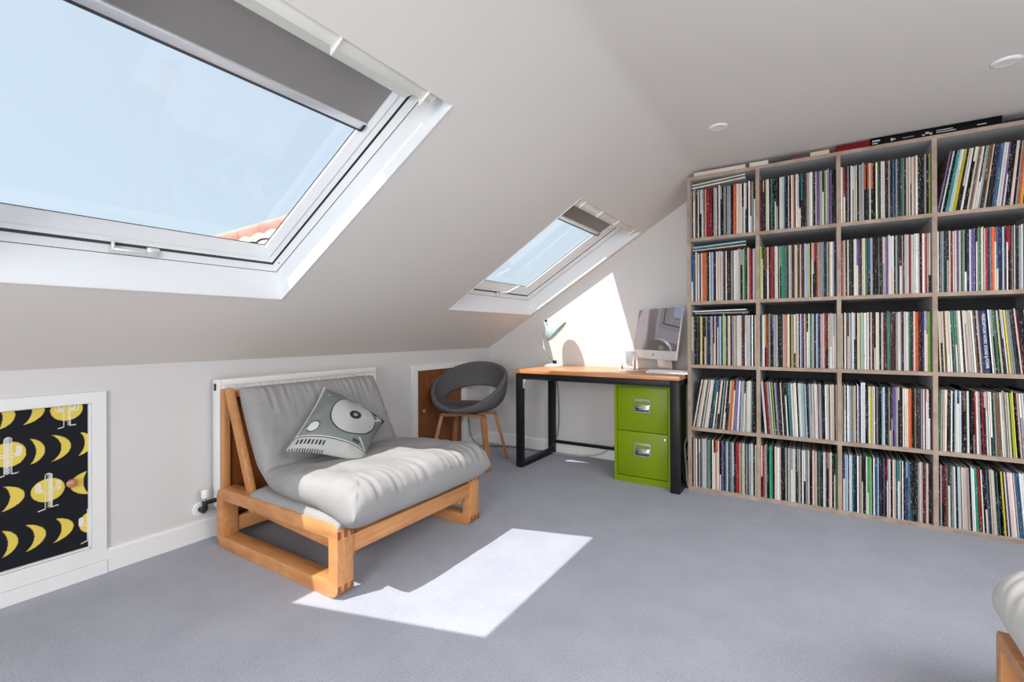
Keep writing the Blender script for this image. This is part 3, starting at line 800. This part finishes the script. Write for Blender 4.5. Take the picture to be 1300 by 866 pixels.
obj('front_rail', boxes((-1.872, -.775, 3.090, 3.120, .672, .716)), M['blackmetal'], dk, bevel=.002)
obj('rear_rail', boxes((-1.872, -.775, 3.606, 3.636, .672, .716)), M['blackmetal'], dk, bevel=.002)
obj('stretcher', boxes((-1.872, -.775, 3.612, 3.636, .086, .110)), M['blackmetal'], dk, bevel=.002)
b = NB(); q0 = [(-1.872, 3.094, .672), (-1.850, 3.094, .672), (-1.872, 3.094, .60)]
a_ = [b.verts.new(p) for p in q0]; c_ = [b.verts.new((p[0], p[1] + .02, p[2])) for p in q0]
b.faces.new(a_); b.faces.new(c_[::-1])
for k in range(3): b.faces.new((a_[k], a_[(k + 1) % 3], c_[(k + 1) % 3], c_[k]))
obj('corner_bracket', b, M['alu'], dk, label='small bright metal corner bracket')

# ------------------------------------------------------------ filing cabinet
fc = thing('filing_cabinet', 'lime green two-drawer metal filing cabinet under the desk', 'cabinet', (-.99, 3.40, 0))
CX0, CX1, CY0, CY1, CZ = -1.176, -.790, 3.172, 3.60, .667
obj('carcass', boxes((CX0, CX1, CY0 + .018, CY1, 0, CZ), (CX0, CX0 + .020, CY0, CY0 + .018, 0, CZ), (CX1 - .020, CX1, CY0, CY0 + .018, 0, CZ), (CX0 + .020, CX1 - .020, CY0, CY0 + .018, 0, .042), (CX0 + .020, CX1 - .020, CY0, CY0 + .018, CZ - .012, CZ)), M['green'], fc)
for k, (z0, z1) in enumerate(((.046, .348), (.353, .652))):
    dr = obj('drawer', boxes((CX0 + .0225, CX1 - .0225, CY0 + .001, CY0 + .017, z0, z1)), M['green'], fc, bevel=.0025)
    xc = (CX0 + CX1) / 2 + .004; zc = z0 + (.185 if k == 0 else .175)
    b = NB()
    O = rr(xc - .056, xc + .056, zc - .046, zc + .046, .012, 4); I = rr(xc - .049, xc + .049, zc - .038, zc + .030, .008, 4)
    V = [[b.verts.new((x, y, z)) for x, z in Lp] for y in (CY0 - .006, CY0 + .002) for Lp in (O, I)]
    n = len(O)
    for q in range(n):
        j = (q + 1) % n; o0, i0, o1, i1 = V
        b.faces.new((o0[q], o0[j], i0[j], i0[q])); b.faces.new((o0[q], o1[q], o1[j], o0[j])); b.faces.new((i0[q], i0[j], i1[j], i1[q]))
    bmesh.ops.recalc_face_normals(b, faces=b.faces[:])
    h = obj('handle', b, M['chrome'], dr, smooth=True)
    h2 = NB(); prism(h2, [(xc - .049, zc - .006), (xc + .049, zc - .006), (xc + .049, zc + .006), (xc - .049, zc + .006)], CY0 - .008, CY0 + .001)
    prism(h2, [(xc - .046, zc - .028), (xc + .046, zc - .030), (xc + .046, zc - .006), (xc - .046, zc - .006)], CY0 - .004, CY0 + .001)
    obj('handle_grip', h2, M['chrome'], dr, bevel=.001)
    obj('handle_recess', boxes((xc - .048, xc - .030, CY0 - .0045, CY0 - .003, zc - .026, zc - .018), (xc - .046, xc + .046, CY0 - .0048, CY0 - .003, zc - .036, zc - .030)), M['black'], dr)
obj('lock', boxes((CX1 - .052, CX1 - .034, CY0 - .006, CY0 + .002, .300, .322)), M['brass'], fc, bevel=.003)

# ------------------------------------------------------------ things on the desk
ZT = .746
# computer
phi, tau, w_, h_ = .696, .17, .528, .375
im = thing('desktop_computer', 'silver all-in-one computer with glossy dark screen on the desk', 'computer', (-.975, 3.46, ZT), -phi)
dd = Vector((math.cos(phi), -math.sin(phi), 0)); nn = Vector((-math.sin(phi), -math.cos(phi), 0))
upv = Vector((0, 0, 1)) * math.cos(tau) - nn * math.sin(tau); nf = nn * math.cos(tau) + Vector((0, 0, 1)) * math.sin(tau)
o3 = Vector((-.985, 3.443, .831))
def IM(a_, b_, c2): return o3 + dd * a_ + upv * b_ + nf * c2
def im_plate(a0, a1, b0, b1, c0, c1, r=.012):
    b = NB(); Pn = rr(a0, a1, b0, b1, r, 4)
    A = [b.verts.new(IM(x, z, c0)) for x, z in Pn]; B = [b.verts.new(IM(x, z, c1)) for x, z in Pn]; n = len(Pn)
    for k in range(n): b.faces.new((A[k], A[(k + 1) % n], B[(k + 1) % n], B[k]))
    b.faces.new(A[::-1]); b.faces.new(B); bmesh.ops.recalc_face_normals(b, faces=b.faces[:]); return b
obj('housing', im_plate(-w_ / 2, w_ / 2, 0, h_, -.012, 0), M['alu'], im, bevel=.001, bseg=1)
b = NB()
bulge = [(.0, -.011), (.06, -.030), (.17, -.040), (.28, -.026), (.35, -.012)]
obj('screen', im_plate(-w_ / 2 + .003, w_ / 2 - .003, .064, h_ - .003, .0002, .0022, .010), M['screen'], im)
obj('chin', im_plate(-w_ / 2 + .001, w_ / 2 - .001, .001, .063, .0002, .0022, .010), M['alu'], im)
# fruit emblem
b = NB(); ap = [(0, -.95), (.28, -1.0), (.55, -.78), (.74, -.45), (.80, -.30), (.60, -.12), (.54, .12), (.62, .34), (.76, .46), (.55, .66), (.25, .66), (0, .56), (-.25, .66), (-.58, .60), (-.80, .30), (-.84, -.10), (-.70, -.55), (-.48, -.88), (-.25, -1.0)]
A = [b.verts.new(IM(x * .0085, .033 + z * .0085, .0030)) for x, z in ap]; b.faces.new(A)
A = [b.verts.new(IM(x * .0085, .033 + z * .0085, .0030)) for x, z in ((.02, .74), (.10, 1.02), (.36, 1.26), (.36, 1.02), (.22, .82))]; b.faces.new(A)
bmesh.ops.triangulate(b, faces=b.faces[:])
ex = bmesh.ops.extrude_face_region(b, geom=b.faces[:]); bmesh.ops.translate(b, verts=[v for v in ex['geom'] if isinstance(v, bmesh.types.BMVert)], vec=-nf * .0007)
obj('emblem', b, M['black'], im)
b = NB(); ft0 = Vector((-.965, 3.465, ZT))
def STP(a_, f_, z): return ft0 + dd * a_ + nn * f_ + Vector((0, 0, z))
prof = [(.10, 0), (.10, .004), (-.055, .006), (-.070, .020), (-.052, .15), (-.062, .15), (-.082, .02), (-.085, 0)]
A = [b.verts.new(STP(-.085, f_, z)) for f_, z in prof]; B = [b.verts.new(STP(.085, f_, z)) for f_, z in prof]
for k in range(len(prof)): b.faces.new((A[k], A[(k + 1) % 8], B[(k + 1) % 8], B[k]))
b.faces.new(A[::-1]); b.faces.new(B); bmesh.ops.recalc_face_normals(b, faces=b.faces[:])
obj('stand', b, M['alu'], im, bevel=.0015)
# keyboard
kb = thing('keyboard', 'thin white keyboard lying in front of the computer on the desk', 'keyboard', (-.83, 3.27, ZT), .03)
b = NB(); box(b, -.14, .135, -.055, .055, .0005, .010, f=lambda x, y, z: (x, y, z + (.006 if y > 0 and z > .005 else 0)))
obj('body', b, M['alu'], kb, world_space=False, bevel=.002)
for r_ in range(4):
    for k in range(12):
        o = obj('key', boxes((-.135 + k * .0222, -.135 + k * .0222 + .019, -.050 + r_ * .025, -.050 + r_ * .025 + .021, .0100 + r_ * .0018 + .001, .0145 + r_ * .0018 + .001)), M['white'], kb, world_space=False)
# small dark things at right end
b = NB(); lathe(b, [(0, 0), (.010, 0), (.010, .032), (.007, .038), (0, .039)], 14, Matrix.Translation((-.735, 3.44, ZT)))
tag(obj('bottle', b, M['black'], None, smooth=True), 'tiny black bottle at the desk corner nearest the record shelves', 'bottle')
b = NB(); lathe(b, [(0, 0), (.011, 0), (.011, .012), (.009, .014), (0, .015)], 14, Matrix.Translation((-.722, 3.30, ZT)))
tag(obj('disc_magnet', b, M['black'], None, smooth=True), 'small flat black disc at the right edge of the desk', 'disc')

# tablet stand
ts_ = thing('tablet_stand', 'small folding aluminium tablet stand on the desk between lamp and computer', 'stand', (-1.165, 3.40, ZT), -.12)
def loc_box(parent, name, bs, mat, f=None, bevel=.0015):
    bm = NB()
    for q in bs: box(bm, *q, f=f)
    return obj(name, bm, mat, parent, world_space=False, bevel=bevel)
loc_box(ts_, 'base', [(-.055, .055, -.05, .05, 0, .006)], M['alu'], bevel=.002)
def tilt(x, y, z): return (x, y + (z - .01) * .42, z)
loc_box(ts_, 'back_plate', [(-.045, .045, -.026, -.020, .045, .138)], M['alu'], tilt)
loc_box(ts_, 'ledge', [(-.055, .055, -.050, -.022, .036, .042), (-.055, -.042, -.052, -.047, .040, .054), (.042, .055, -.052, -.047, .040, .054)], M['alu'], tilt)
b = NB(); tube(b, [(-.058, .034, .132), (.058, .034, .132)], .0055, 12); obj('hinge', b, M['alu'], ts_, world_space=False, smooth=True)
b = NB(); prism(b, [(.046, .0), (.058, .0), (.058, .012), (.046, .012)], -.0, .001)
bm = NB(); 
for sx in (-.054, .048):
    vs = [(sx, .040, .006), (sx, .012, .006), (sx, .030, .13), (sx, .040, .13)]
    A = [bm.verts.new(p) for p in vs]; B = [bm.verts.new((p[0] + .006, p[1], p[2])) for p in vs]
    for k in range(4): bm.faces.new((A[k], A[(k + 1) % 4], B[(k + 1) % 4], B[k]))
    bm.faces.new(A[::-1]); bm.faces.new(B)
obj('strut', bm, M['alu'], ts_, world_space=False); b.free()
b = NB(); lathe(b, [(0, 0), (.040, 0), (.042, .003), (.040, .006), (0, .007)], 28, Matrix.Translation((-1.093, 3.335, ZT)))
tag(obj('charging_puck', b, M['alu'], None, smooth=True), 'flat round silver pad beside the tablet stand on the desk', 'pad')

# mint lamp
lp = thing('desk_lamp', 'mint green desk lamp with domed shade at the left end of the desk', 'lamp', (-1.822, 3.50, ZT))
b = NB(); lathe(b, [(0, 0), (.078, 0), (.080, .005), (.070, .012), (.040, .020), (.018, .026), (0, .027)], 40)
bmesh.ops.scale(b, vec=(1.0, .8, 1), verts=b.verts[:])
obj('base', b, M['mint'], lp, world_space=False, smooth=True)
b = NB(); lathe(b, [(0, .02), (.017, .022), (.017, .045), (.012, .05), (0, .051)], 20, Matrix.Translation((.012, 0, 0)))
obj('joint', b, M['blackmetal'], lp, world_space=False, smooth=True)
b = NB(); arm = spline([(.012, 0, .040), (-.045, .0, .085), (-.085, -.005, .155), (-.088, -.01, .235), (-.060, -.015, .300), (-.025, -.02, .335)], 8)
tube(b, arm, .0045, 10); obj('arm', b, M['chrome'], lp, world_space=False, smooth=True)
axis = Vector((.70, .20, -.68)).normalized(); Ml = Matrix.Translation((-.030, -.02, .355)) @ axis.to_track_quat('Z', 'Y').to_matrix().to_4x4()
prof = [(.015, -.020), (.019, -.016), (.020, .0), (.024, .009), (.052, .016), (.078, .030), (.096, .052), (.104, .078), (.106, .098)]
b = NB(); lathe(b, prof + [(r - .002, z - .001) for r, z in reversed(prof[2:])], 48, Ml)
obj('shade', b, M['mint'], lp, world_space=False, smooth=True)
b = NB(); lathe(b, [(0, 0), (.011, 0), (.011, .020), (.007, .030), (0, .031)], 16, Matrix.Translation((-.030, -.02, .355)) @ (-axis).to_track_quat('Z', 'Y').to_matrix().to_4x4() @ Matrix.Translation((0, 0, .012)))
obj('socket_cap', b, M['blackmetal'], lp, world_space=False, smooth=True)
b = NB(); bmesh.ops.create_uvsphere(b, u_segments=20, v_segments=12, radius=.026, matrix=Ml @ Matrix.Translation((0, 0, .045))); obj('bulb', b, M['white'], lp, world_space=False, smooth=True)

# ------------------------------------------------------------ cables
def cable(name, pts, r, mat, label):
    b = NB(); tube(b, spline(pts, 8), r, 6); return tag(obj(name, b, mat, None, smooth=True), label, 'cable')
cable('lamp_cable', [(-1.87, 3.54, .752), (-1.88, 3.60, .752), (-1.875, 3.648, .70), (-1.845, 3.640, .40), (-1.85, 3.63, .18), (-1.90, 3.60, .05), (-2.0, 3.575, .006), (-2.15, 3.57, .006), (-2.32, 3.58, .006), (-2.48, 3.52, .006)], .0035, M['cable'], 'thin dark cable hanging from desk lamp down to the carpet in the corner')
cable('wall_cable', [(XL + .012, 3.33, .34), (XL + .012, 3.335, .22), (XL + .022, 3.36, .10), (XL + .05, 3.42, .03), (-2.45, 3.50, .006), (-2.30, 3.55, .006)], .003, M['cable'], 'thin dark cable dropping down the left wall behind the chair')
cable('power_cable', [(-1.16, 3.645, .22), (-1.30, 3.645, .16), (-1.45, 3.60, .05), (-1.65, 3.58, .010), (-1.95, 3.59, .006), (-2.05, 3.585, .006)], .005, M['cablew'], 'pale cable sloping from behind the green cabinet to the floor')
cable('tangled_cable', [(-.705, 3.50, .42), (-.73, 3.42, .33), (-.745, 3.36, .26), (-.735, 3.33, .17), (-.722, 3.30, .10), (-.712, 3.27, .045), (-.70, 3.24, .02)], .005, M['cablew'], 'pale cable hanging in the gap between cabinet and record shelves')
cable('black_cable', [(-.735, 3.40, .27), (-.748, 3.33, .18), (-.735, 3.28, .09), (-.715, 3.25, .035), (-.706, 3.22, .015)], .006, M['black'], 'black cable loop in the gap beside the desk leg and record shelves')

# ------------------------------------------------------------ ceiling spotlights
def spot(x, y, label):
    t = thing('ceiling_spotlight', label, 'light', (x, y, ZC), 0, 'recessed ceiling spotlights')
    b = NB(); lathe(b, [(.023, -.001), (.024, -.006), (.030, -.008), (.040, -.007), (.046, -.003), (.047, 0)], 36); obj('trim_ring', b, M['white'], t, world_space=False, smooth=True)
    b = NB(); lathe(b, [(0, -.0045), (.017, -.0045), (.024, -.0062)], 30); obj('lens', b, M['white'], t, world_space=False, smooth=True)
    b = NB(); lathe(b, [(.0205, -.0030), (.0222, -.0040)], 30); obj('gimbal_gap', b, M['gap'], t, world_space=False, smooth=True)
spot(-.41, 2.63, 'white recessed spotlight above the left end of the record shelves')
spot(.64, 2.61, 'white recessed spotlight at the right edge of the ceiling')

# ------------------------------------------------------------ record shelving
SX = [-.686, -.286, .1195, .5265, .933]; SY0 = 3.227; SY1 = 3.640; BT = .020
SZc = [.010, .397, .803, 1.212, 1.622, 2.022]
sh_t = thing('record_shelving', 'tall grey laminate shelving with plywood edges holding the vinyl records', 'shelving', ((SX[0] + SX[-1]) / 2, 3.43, 0))
def board(name, x0, x1, y0, y1, z0, z1):
    bm = boxes((x0, x1, y0, y1, z0, z1))
    bm.faces.ensure_lookup_table(); bm.normal_update()
    for f in bm.faces:
        if f.normal.y < -.9: f.material_index = 1
    return obj(name, bm, [M['laminate'], M['plyedge']], sh_t)
for i, x in enumerate(SX):
    nm = 'side_panel' if i in (0, len(SX) - 1) else 'divider'
    board(nm, x - BT / 2, x + BT / 2, SY0, SY1, 0, 2.032)
for k, z in enumerate(SZc):
    for i in range(4):
        board('shelf_board', SX[i] + BT / 2, SX[i + 1] - BT / 2, SY0 + .001, SY1, z - BT / 2, z + BT / 2)
obj('back_panel', boxes((SX[0] + .01, SX[-1] - .01, SY1 - .008, SY1 - .001, .0, 2.03)), M['backboard'], sh_t)

PAL = {'W': (228, 227, 224), 'C': (222, 210, 190), 'P': (212, 184, 174), 'K': (12, 12, 13), 'G': (148, 148, 148), 'D': (48, 50, 55), 'N': (32, 42, 78),
       'B': (62, 98, 140), 'T': (55, 125, 125), 'L': (165, 190, 202), 'R': (165, 35, 42), 'M': (84, 28, 36), 'O': (222, 105, 50), 'Y': (215, 200, 45),
       'E': (60, 120, 70), 'g': (165, 195, 80), 'V': (110, 90, 150), 'Z': (125, 95, 72), 'k': (45, 34, 28), 'H': (45, 165, 120)}
NAME = {'W': 'white', 'C': 'cream', 'P': 'pink-beige', 'K': 'black', 'G': 'grey', 'D': 'dark grey', 'N': 'navy', 'B': 'blue', 'T': 'teal', 'L': 'pale blue', 'R': 'red', 'M': 'maroon',
        'O': 'orange', 'Y': 'yellow', 'E': 'green', 'g': 'lime green', 'V': 'purple', 'Z': 'brown', 'k': 'dark brown', 'H': 'emerald green'}
CELLS = [
 ["GKPZKCKWWGZCRRKRKGCKWWKGGKGLKKOOCCCCKWCKWZGK", "RKCKCCKTKKKNKCWWLBKKPKCPRCLKTKkZGCWGKCVVGPKECGMVKK", "WPRkGKWWCWKGGWOKOWOKKCEKWCkKGDKBDGDNEGkCCPCPCKKKGKg", "VKWKTTLWYYKWWKCCZGCKGGZZCKDNBBWWVKKKCPKGOOYRWKCGKW"],
 ["BBKPGWDPOOZKWLLNKCCPWPMKCKkKGGWWWGGCEKCRMWP", "gEKOkCKRRMWCKGGHHTGKGCCDMPCKZCMMLLLYKCPRRCGGGDNLZCCWBN", "RGPKCKDKWWVVZkCCEDBLGKKKGKDPPVWWWkGDDPKCWWRWWWWCKMWPRPC", "WKGGEDKWRMCCVWEGKNWVVKGEWCPRNGOOBNNLMRRMGCNDGWYKKCGWNKCW"],
 ["CGKKKDNPYKkKPDNLGMPNBBLBgWkCCKGPGCWWRMKCWWLKWKC", "KWWgRRGKVLGCKkKDPCOCWDYGWPWKWVDCZKCTLCKDLLKVPCPRRKCCCLW", "CKWZkCLLWPKCCgWLWWWDPkKCCKWCMMMTEMMkPWWGDPWWEEDPOORKKVLGgE", "CCPZCCCTTEGCWDCCCPWWZKP*WLGEKCkWWYGGGDKPMkKKWWKCGK"],
 ["KCkCCCKGWKWWWKTTBKCCKGKWkKCCOOKGVVWWNLGkGCWWGKKD", "WWKRRGGWKgKGVKkKCKDKKTTLWPCWKWWLLGWKBLGPCWWKPGDKWWWKCCPKC", "GkCKWLGGCKWVDwwKDCYCWKGKKLLKkPKDVVGPkKWWCOOkkZkDGWRPWKM", "EGPCKkWKLWNLMZKWWKKKRPGKRPPWCTGGZZWCGCCKgYKkPWGWWKDKGVWK"],
 ["KPPCKWNGWWGTGEKWkOOCKkVDTWGDBGWKkRRCEPCDGNLWWKC", "CRGGKKHHKkPWWWkKDGDPGGWWKGGWKWWGGWKkPPPDEkKWLMZPCKKE", "DNLLNWWTNDKWZGKKKCHHgKWBBLKDKVKRWWKPPTTTCKWKVLTBKKKDGWPMMCCkk", "KGMMZDTGWKLWWWPPGKWWHHRRWKKBDCCCKTKKYkCBPWWPBBWWWCKMMYWKG"]]
LEAN = {(0, 3): (9.5, 3.5), (3, 0): (10, 0), (3, 1): (-4, 0), (2, 3): (-1.5, -5.5), (3, 3): (1, -4), (4, 3): (0, -4.5)}
SHV = ['top shelf', 'second shelf down', 'middle shelf', 'fourth shelf down', 'bottom shelf']
COL = ['left-hand column', 'second column', 'third column', 'right-hand column']
def ordn(n): return '%d%s' % (n, 'th' if 10 <= n % 100 <= 20 else {1: 'st', 2: 'nd', 3: 'rd'}.get(n % 10, 'th'))
recs = []
for r in range(5):
    for c in range(4):
        s = CELLS[r][c]; x0 = SX[c] + BT / 2 + .002; x1 = SX[c + 1] - BT / 2 - .002
        ln = LEAN.get((r, c), (0, 0)); zb = SZc[4 - r] + BT / 2
        la, lb = math.radians(ln[0]), math.radians(ln[1]); HH = .315
        # leaning rows leave a wedge at one end
        xs0 = x0 + (HH * math.tan(-la) if la < 0 and (r, c) != (3, 1) else 0) if la < 0 else x0
        xe = x1 - (HH * math.tan(lb) if lb > 0 else 0)
        xs0 = x0 + (HH * math.sin(-la) if la < 0 else 0)
        ws = []
        for chh in s: ws.append(4.6 if chh == '*' else (1.5 if chh == 'w' else rnd.uniform(.62, 1.35)))
        tot = sum(ws); x = xs0; n = len(s); prev_lean = None
        for i, chh in enumerate(s):
            w = (xe - xs0) * ws[i] / tot
            key = 'N' if chh == '*' else ('W' if chh == 'w' else chh)
            base = PAL[key]; j = rnd.uniform(.86, 1.10)
            if chh == 'w': base = (225, 226, 232); j = 1
            col = tuple(lin(min(255, max(0, q * j + rnd.uniform(-6, 6)))) for q in base)
            split = None
            if key == 'O' and (r, c) in ((0, 2), (1, 1)): split = (.55, tuple(lin(q) for q in (16, 15, 15)), True)
            elif rnd.random() < .16 and chh not in 'w*Y':
                k2 = rnd.choice('KWCGDKWC'); split = (rnd.uniform(.25, .8), tuple(lin(q) for q in PAL[k2]), True)
            lean = la + (lb - la) * (i / max(1, n - 1))
            hh = HH * (rnd.uniform(.985, 1.0)) + (.008 if rnd.random() < .05 else 0)
            if chh == 'w': hh = .332
            recs.append(dict(r=r, c=c, i=i, x=x, w=w * .84, z=zb, lean=lean, col=col, key=key, split=split, h=hh, y=SY0 + .016 + rnd.uniform(0, .012), ch=chh,
                             cover=tuple(lin(q) for q in PAL[rnd.choice('KDKNDCZKKDG')])))
            x += w
def rec_mesh(bm, cl, R):
    """a sleeve: spine towards the room (-y)"""
    sn, cs = math.sin(R['lean']), math.cos(R['lean']); w, h, y0 = R['w'], R['h'], R['y']; y1 = y0 + .315
    zs = [0, h] if not R['split'] else [0, h * R['split'][0], h]
    def P_(a, y, z): return (R['x'] + a * cs + z * sn, y, R['z'] + max(0, -a * sn if R['lean'] > 0 else 0) * 0 + (a * -sn if R['lean'] < 0 else (w - a) * sn) + z * cs + .0006)
    rows = [[bm.verts.new(P_(a, y, z)) for a, y in ((0, y0), (w, y0), (w, y1), (0, y1))] for z in zs]
    def F(vs, c):
        f = bm.faces.new(vs)
        for lp_ in f.loops: lp_[cl] = tuple(c) + (1,)
    for k in range(len(zs) - 1):
        a, b_ = rows[k], rows[k + 1]; c = R['col'] if (not R['split'] or k == 1) else R['split'][1]
        F((a[0], a[1], b_[1], b_[0]), c); F((a[1], a[2], b_[2], b_[1]), R['cover']); F((a[2], a[3], b_[3], b_[2]), c); F((a[3], a[0], b_[0], b_[3]), R['cover'])
    F(rows[0][::-1], R['cover']); F(rows[-1], tuple(.5 * q + .5 * p for q, p in zip(R['cover'], R['col'])))
def size(R):
    xx = R['x'] + R['w'] / 2; yy = R['y']; d2 = xx * xx + yy * yy
    fwx, fwy = -math.sin(YAW), math.cos(YAW); dep = xx * fwx + yy * fwy; px = 650 + F_PX * (xx * fwy - yy * fwx) / dep
    return -1 if px > 1296 else (R['w'] * R['h']) / dep ** 3 * 1
order = sorted(recs, key=size, reverse=True)
ind = set(id(R) for R in order[:286])
G = 'vinyl records on the shelves'
stuff = NB(); scl = stuff.loops.layers.float_color.new('Col')
for R in recs:
    if id(R) in ind:
        b = NB(); cl = b.loops.layers.float_color.new('Col'); rec_mesh(b, cl, R)
        o = obj('vinyl_record', b, M['sleeve'])
        desc = NAME[R['key']] + (' two-tone' if R['split'] else '')
        if R['ch'] == '*': desc = 'thick navy boxed'
        if R['ch'] == 'w': desc = 'tall bright white'
        tag(o, '%s record spine, %s from left on the %s, %s' % (desc, ordn(R['i'] + 1), SHV[R['r']], COL[R['c']]), 'record', G)
        R['o'] = o
    else: rec_mesh(stuff, scl, R)
o = obj('vinyl_record', stuff, M['sleeve']); tag(o, 'remaining smaller-looking record spines filling the left-hand shelf compartments', 'record', G, 'stuff')
# lettering on the navy box
for R in recs:
    if R['ch'] == '*':
        cu_ = bpy.data.curves.new('txt', 'FONT'); cu_.body = 'PRESCRIPTION: WORD, SOUND & POWER'; cu_.size = .0165; cu_.offset = .0001; cu_.align_x = 'LEFT'; cu_.extrude = .0002; cu_.space_character = 1.0
        tmp = bpy.data.objects.new('txt', cu_); C.objects.link(tmp); bpy.context.view_layer.update()
        me = bpy.data.meshes.new_from_object(tmp.evaluated_get(bpy.context.evaluated_depsgraph_get())); bpy.data.objects.remove(tmp)
        me.name = 'lettering'; xsz = max(v.co.x for v in me.vertices); sc = .27 / xsz
        sn, cs = math.sin(R['lean']), math.cos(R['lean'])
        for v in me.vertices:
            t, q = v.co.x * sc, v.co.y * .95         # reading downwards, letter tops to the right
            a = R['w'] * .42 + q; z = R['h'] - .018 - t
            v.co = (R['x'] + a * cs + z * sn, R['y'] - .0008 - v.co.z * 2.0, R['z'] + a * -sn + z * cs)
        me.materials.append(M['white']); lt = bpy.data.objects.new('lettering', me); C.objects.link(lt); lt.parent = R['o'] if 'o' in R else None; lt['label'] = 'white capital lettering down the spine'
# records lying flat above the upright ones in the left column
FL = [(0, .030, 6.0, 'W', 'pale-edged sleeve lying flat, lowest of the tilted pair on the top shelf'), (0, .050, 6.0, 'C', 'cream-edged sleeve lying flat, uppermost of the tilted pair on the top shelf'),
      (1, .012, 3.0, 'P', 'pinkish sleeve lying flat, lowest of the pile on second shelf down'), (1, .024, 3.6, 'T', 'teal-edged sleeve in middle of flat pile on second shelf down'), (1, .032, 3.6, 'L', 'pale blue sleeve topmost of flat pile on second shelf down'),
      (2, .004, 0, 'D', 'dark grey sleeve, bottom of the flat pile on the middle shelf'), (2, .012, 0, 'G', 'grey sleeve, middle of the flat pile on the middle shelf'), (2, .024, 1.5, 'W', 'pale grey sleeve, top of the flat pile on the middle shelf')]
for r, dz, an, key, lab in FL:
    b = NB(); cl = b.loops.layers.float_color.new('Col'); zb = SZc[4 - r] + BT / 2 + .318
    A_ = math.radians(an); x0 = SX[0] + BT / 2 + .008; L_ = .315; t_ = .007
    if an == 0: x0 += .012
    vs = []
    for yy in (SY0 + .03, SY0 + .345):
        for (p, q) in ((0, 0), (L_, 0), (L_, t_), (0, t_)):
            vs.append(b.verts.new((x0 + p * math.cos(A_) - q * math.sin(A_), yy, zb + dz + p * math.sin(A_) * .6 + q * math.cos(A_) - (.02 if an > 5 else 0))))
    for q in ((0, 1, 2, 3), (7, 6, 5, 4), (0, 4, 5, 1), (1, 5, 6, 2), (2, 6, 7, 3), (3, 7, 4, 0)):
        f = b.faces.new([vs[k] for k in q])
        for lp_ in f.loops: lp_[cl] = tuple(lin(z_) for z_ in PAL[key]) + (1,)
    tag(obj('flat_record', b, M['sleeve']), lab, 'record', 'records lying flat')
# boxes and books lying on top of the shelving
def topbox(name, x0, x1, t, colr, lab, cat='box', y=SY0 + .012, letters=None, z=2.0325, depth=.24):
    m = plain('cover_%02d' % len(bpy.data.materials), rgb(*colr), .6, var=.03, spec=.12)
    o = tag(obj(name, boxes((x0, x1, y, y + depth, z, z + t)), m, bevel=.0015), lab, cat, 'things lying on top of the shelving')
    if letters:
        for (body, xx, size_, cc_) in letters:
            cv = bpy.data.curves.new('txt', 'FONT'); cv.body = body; cv.size = size_; cv.extrude = .0003; cv.align_x = 'CENTER'; cv.align_y = 'CENTER'
            tmp = bpy.data.objects.new('txt', cv); C.objects.link(tmp); bpy.context.view_layer.update()
            me = bpy.data.meshes.new_from_object(tmp.evaluated_get(bpy.context.evaluated_depsgraph_get())); bpy.data.objects.remove(tmp); me.name = 'lettering'
            for v in me.vertices: v.co = (xx + v.co.x, y - .0004 - v.co.z * .3, z + t / 2 + v.co.y)
            me.materials.append(cc_); q = bpy.data.objects.new('lettering', me); C.objects.link(q); q.parent = o
    return o
topbox('storage_box', -.655, -.352, .026, (205, 196, 186), 'long low cream box at the left end of the shelving top')
topbox('storage_box', -.330, -.228, .027, (205, 198, 190), 'short pale box on the shelving top, right of the long cream one')
topbox('book', -.212, -.105, .012, (70, 60, 68), 'thin dark purple book on the shelving top beside the short pale box', 'book')
topbox('book', -.104, -.018, .014, (120, 66, 76), 'thin maroon book on the shelving top between purple book and cream box', 'book')
topbox('storage_box', -.014, .078, .026, (196, 186, 160), 'small cream box with dark print on the shelving top, left of red box')
topbox('boxed_set', .110, .262, .036, (110, 20, 22), 'dark red boxed set on top of the shelving')
bs_ = topbox('boxed_set', .264, .780, .043, (5, 5, 6), 'long black boxed set with white print on top of the shelving')
pr = NB(); yb_ = SY0 + .012
for (xa, xb_, za, zb_) in ((.272, .306, .022, .030), (.272, .296, .010, .015), (.352, .362, .012, .026), (.364, .372, .016, .022), (.402, .446, .016, .018), (.480, .492, .010, .016), (.494, .508, .016, .026), (.510, .520, .010, .020), (.536, .600, .022, .026), (.536, .612, .012, .016), (.690, .724, .016, .020)):
    box(pr, xa, xb_, yb_ - .0006, yb_ + .0005, 2.0325 + za, 2.0325 + zb_)
q_ = obj('printed_mark', pr, M['cablew'], bs_); q_['kind'] = 'stuff'
topbox('book', .784, .915, .008, (34, 33, 36), 'thin black book, lower one at the right end of the shelving top', 'book')
topbox('book', .790, .920, .008, (52, 50, 52), 'thin dark grey book, upper one at the right end of the shelving top', 'book', z=2.0412)
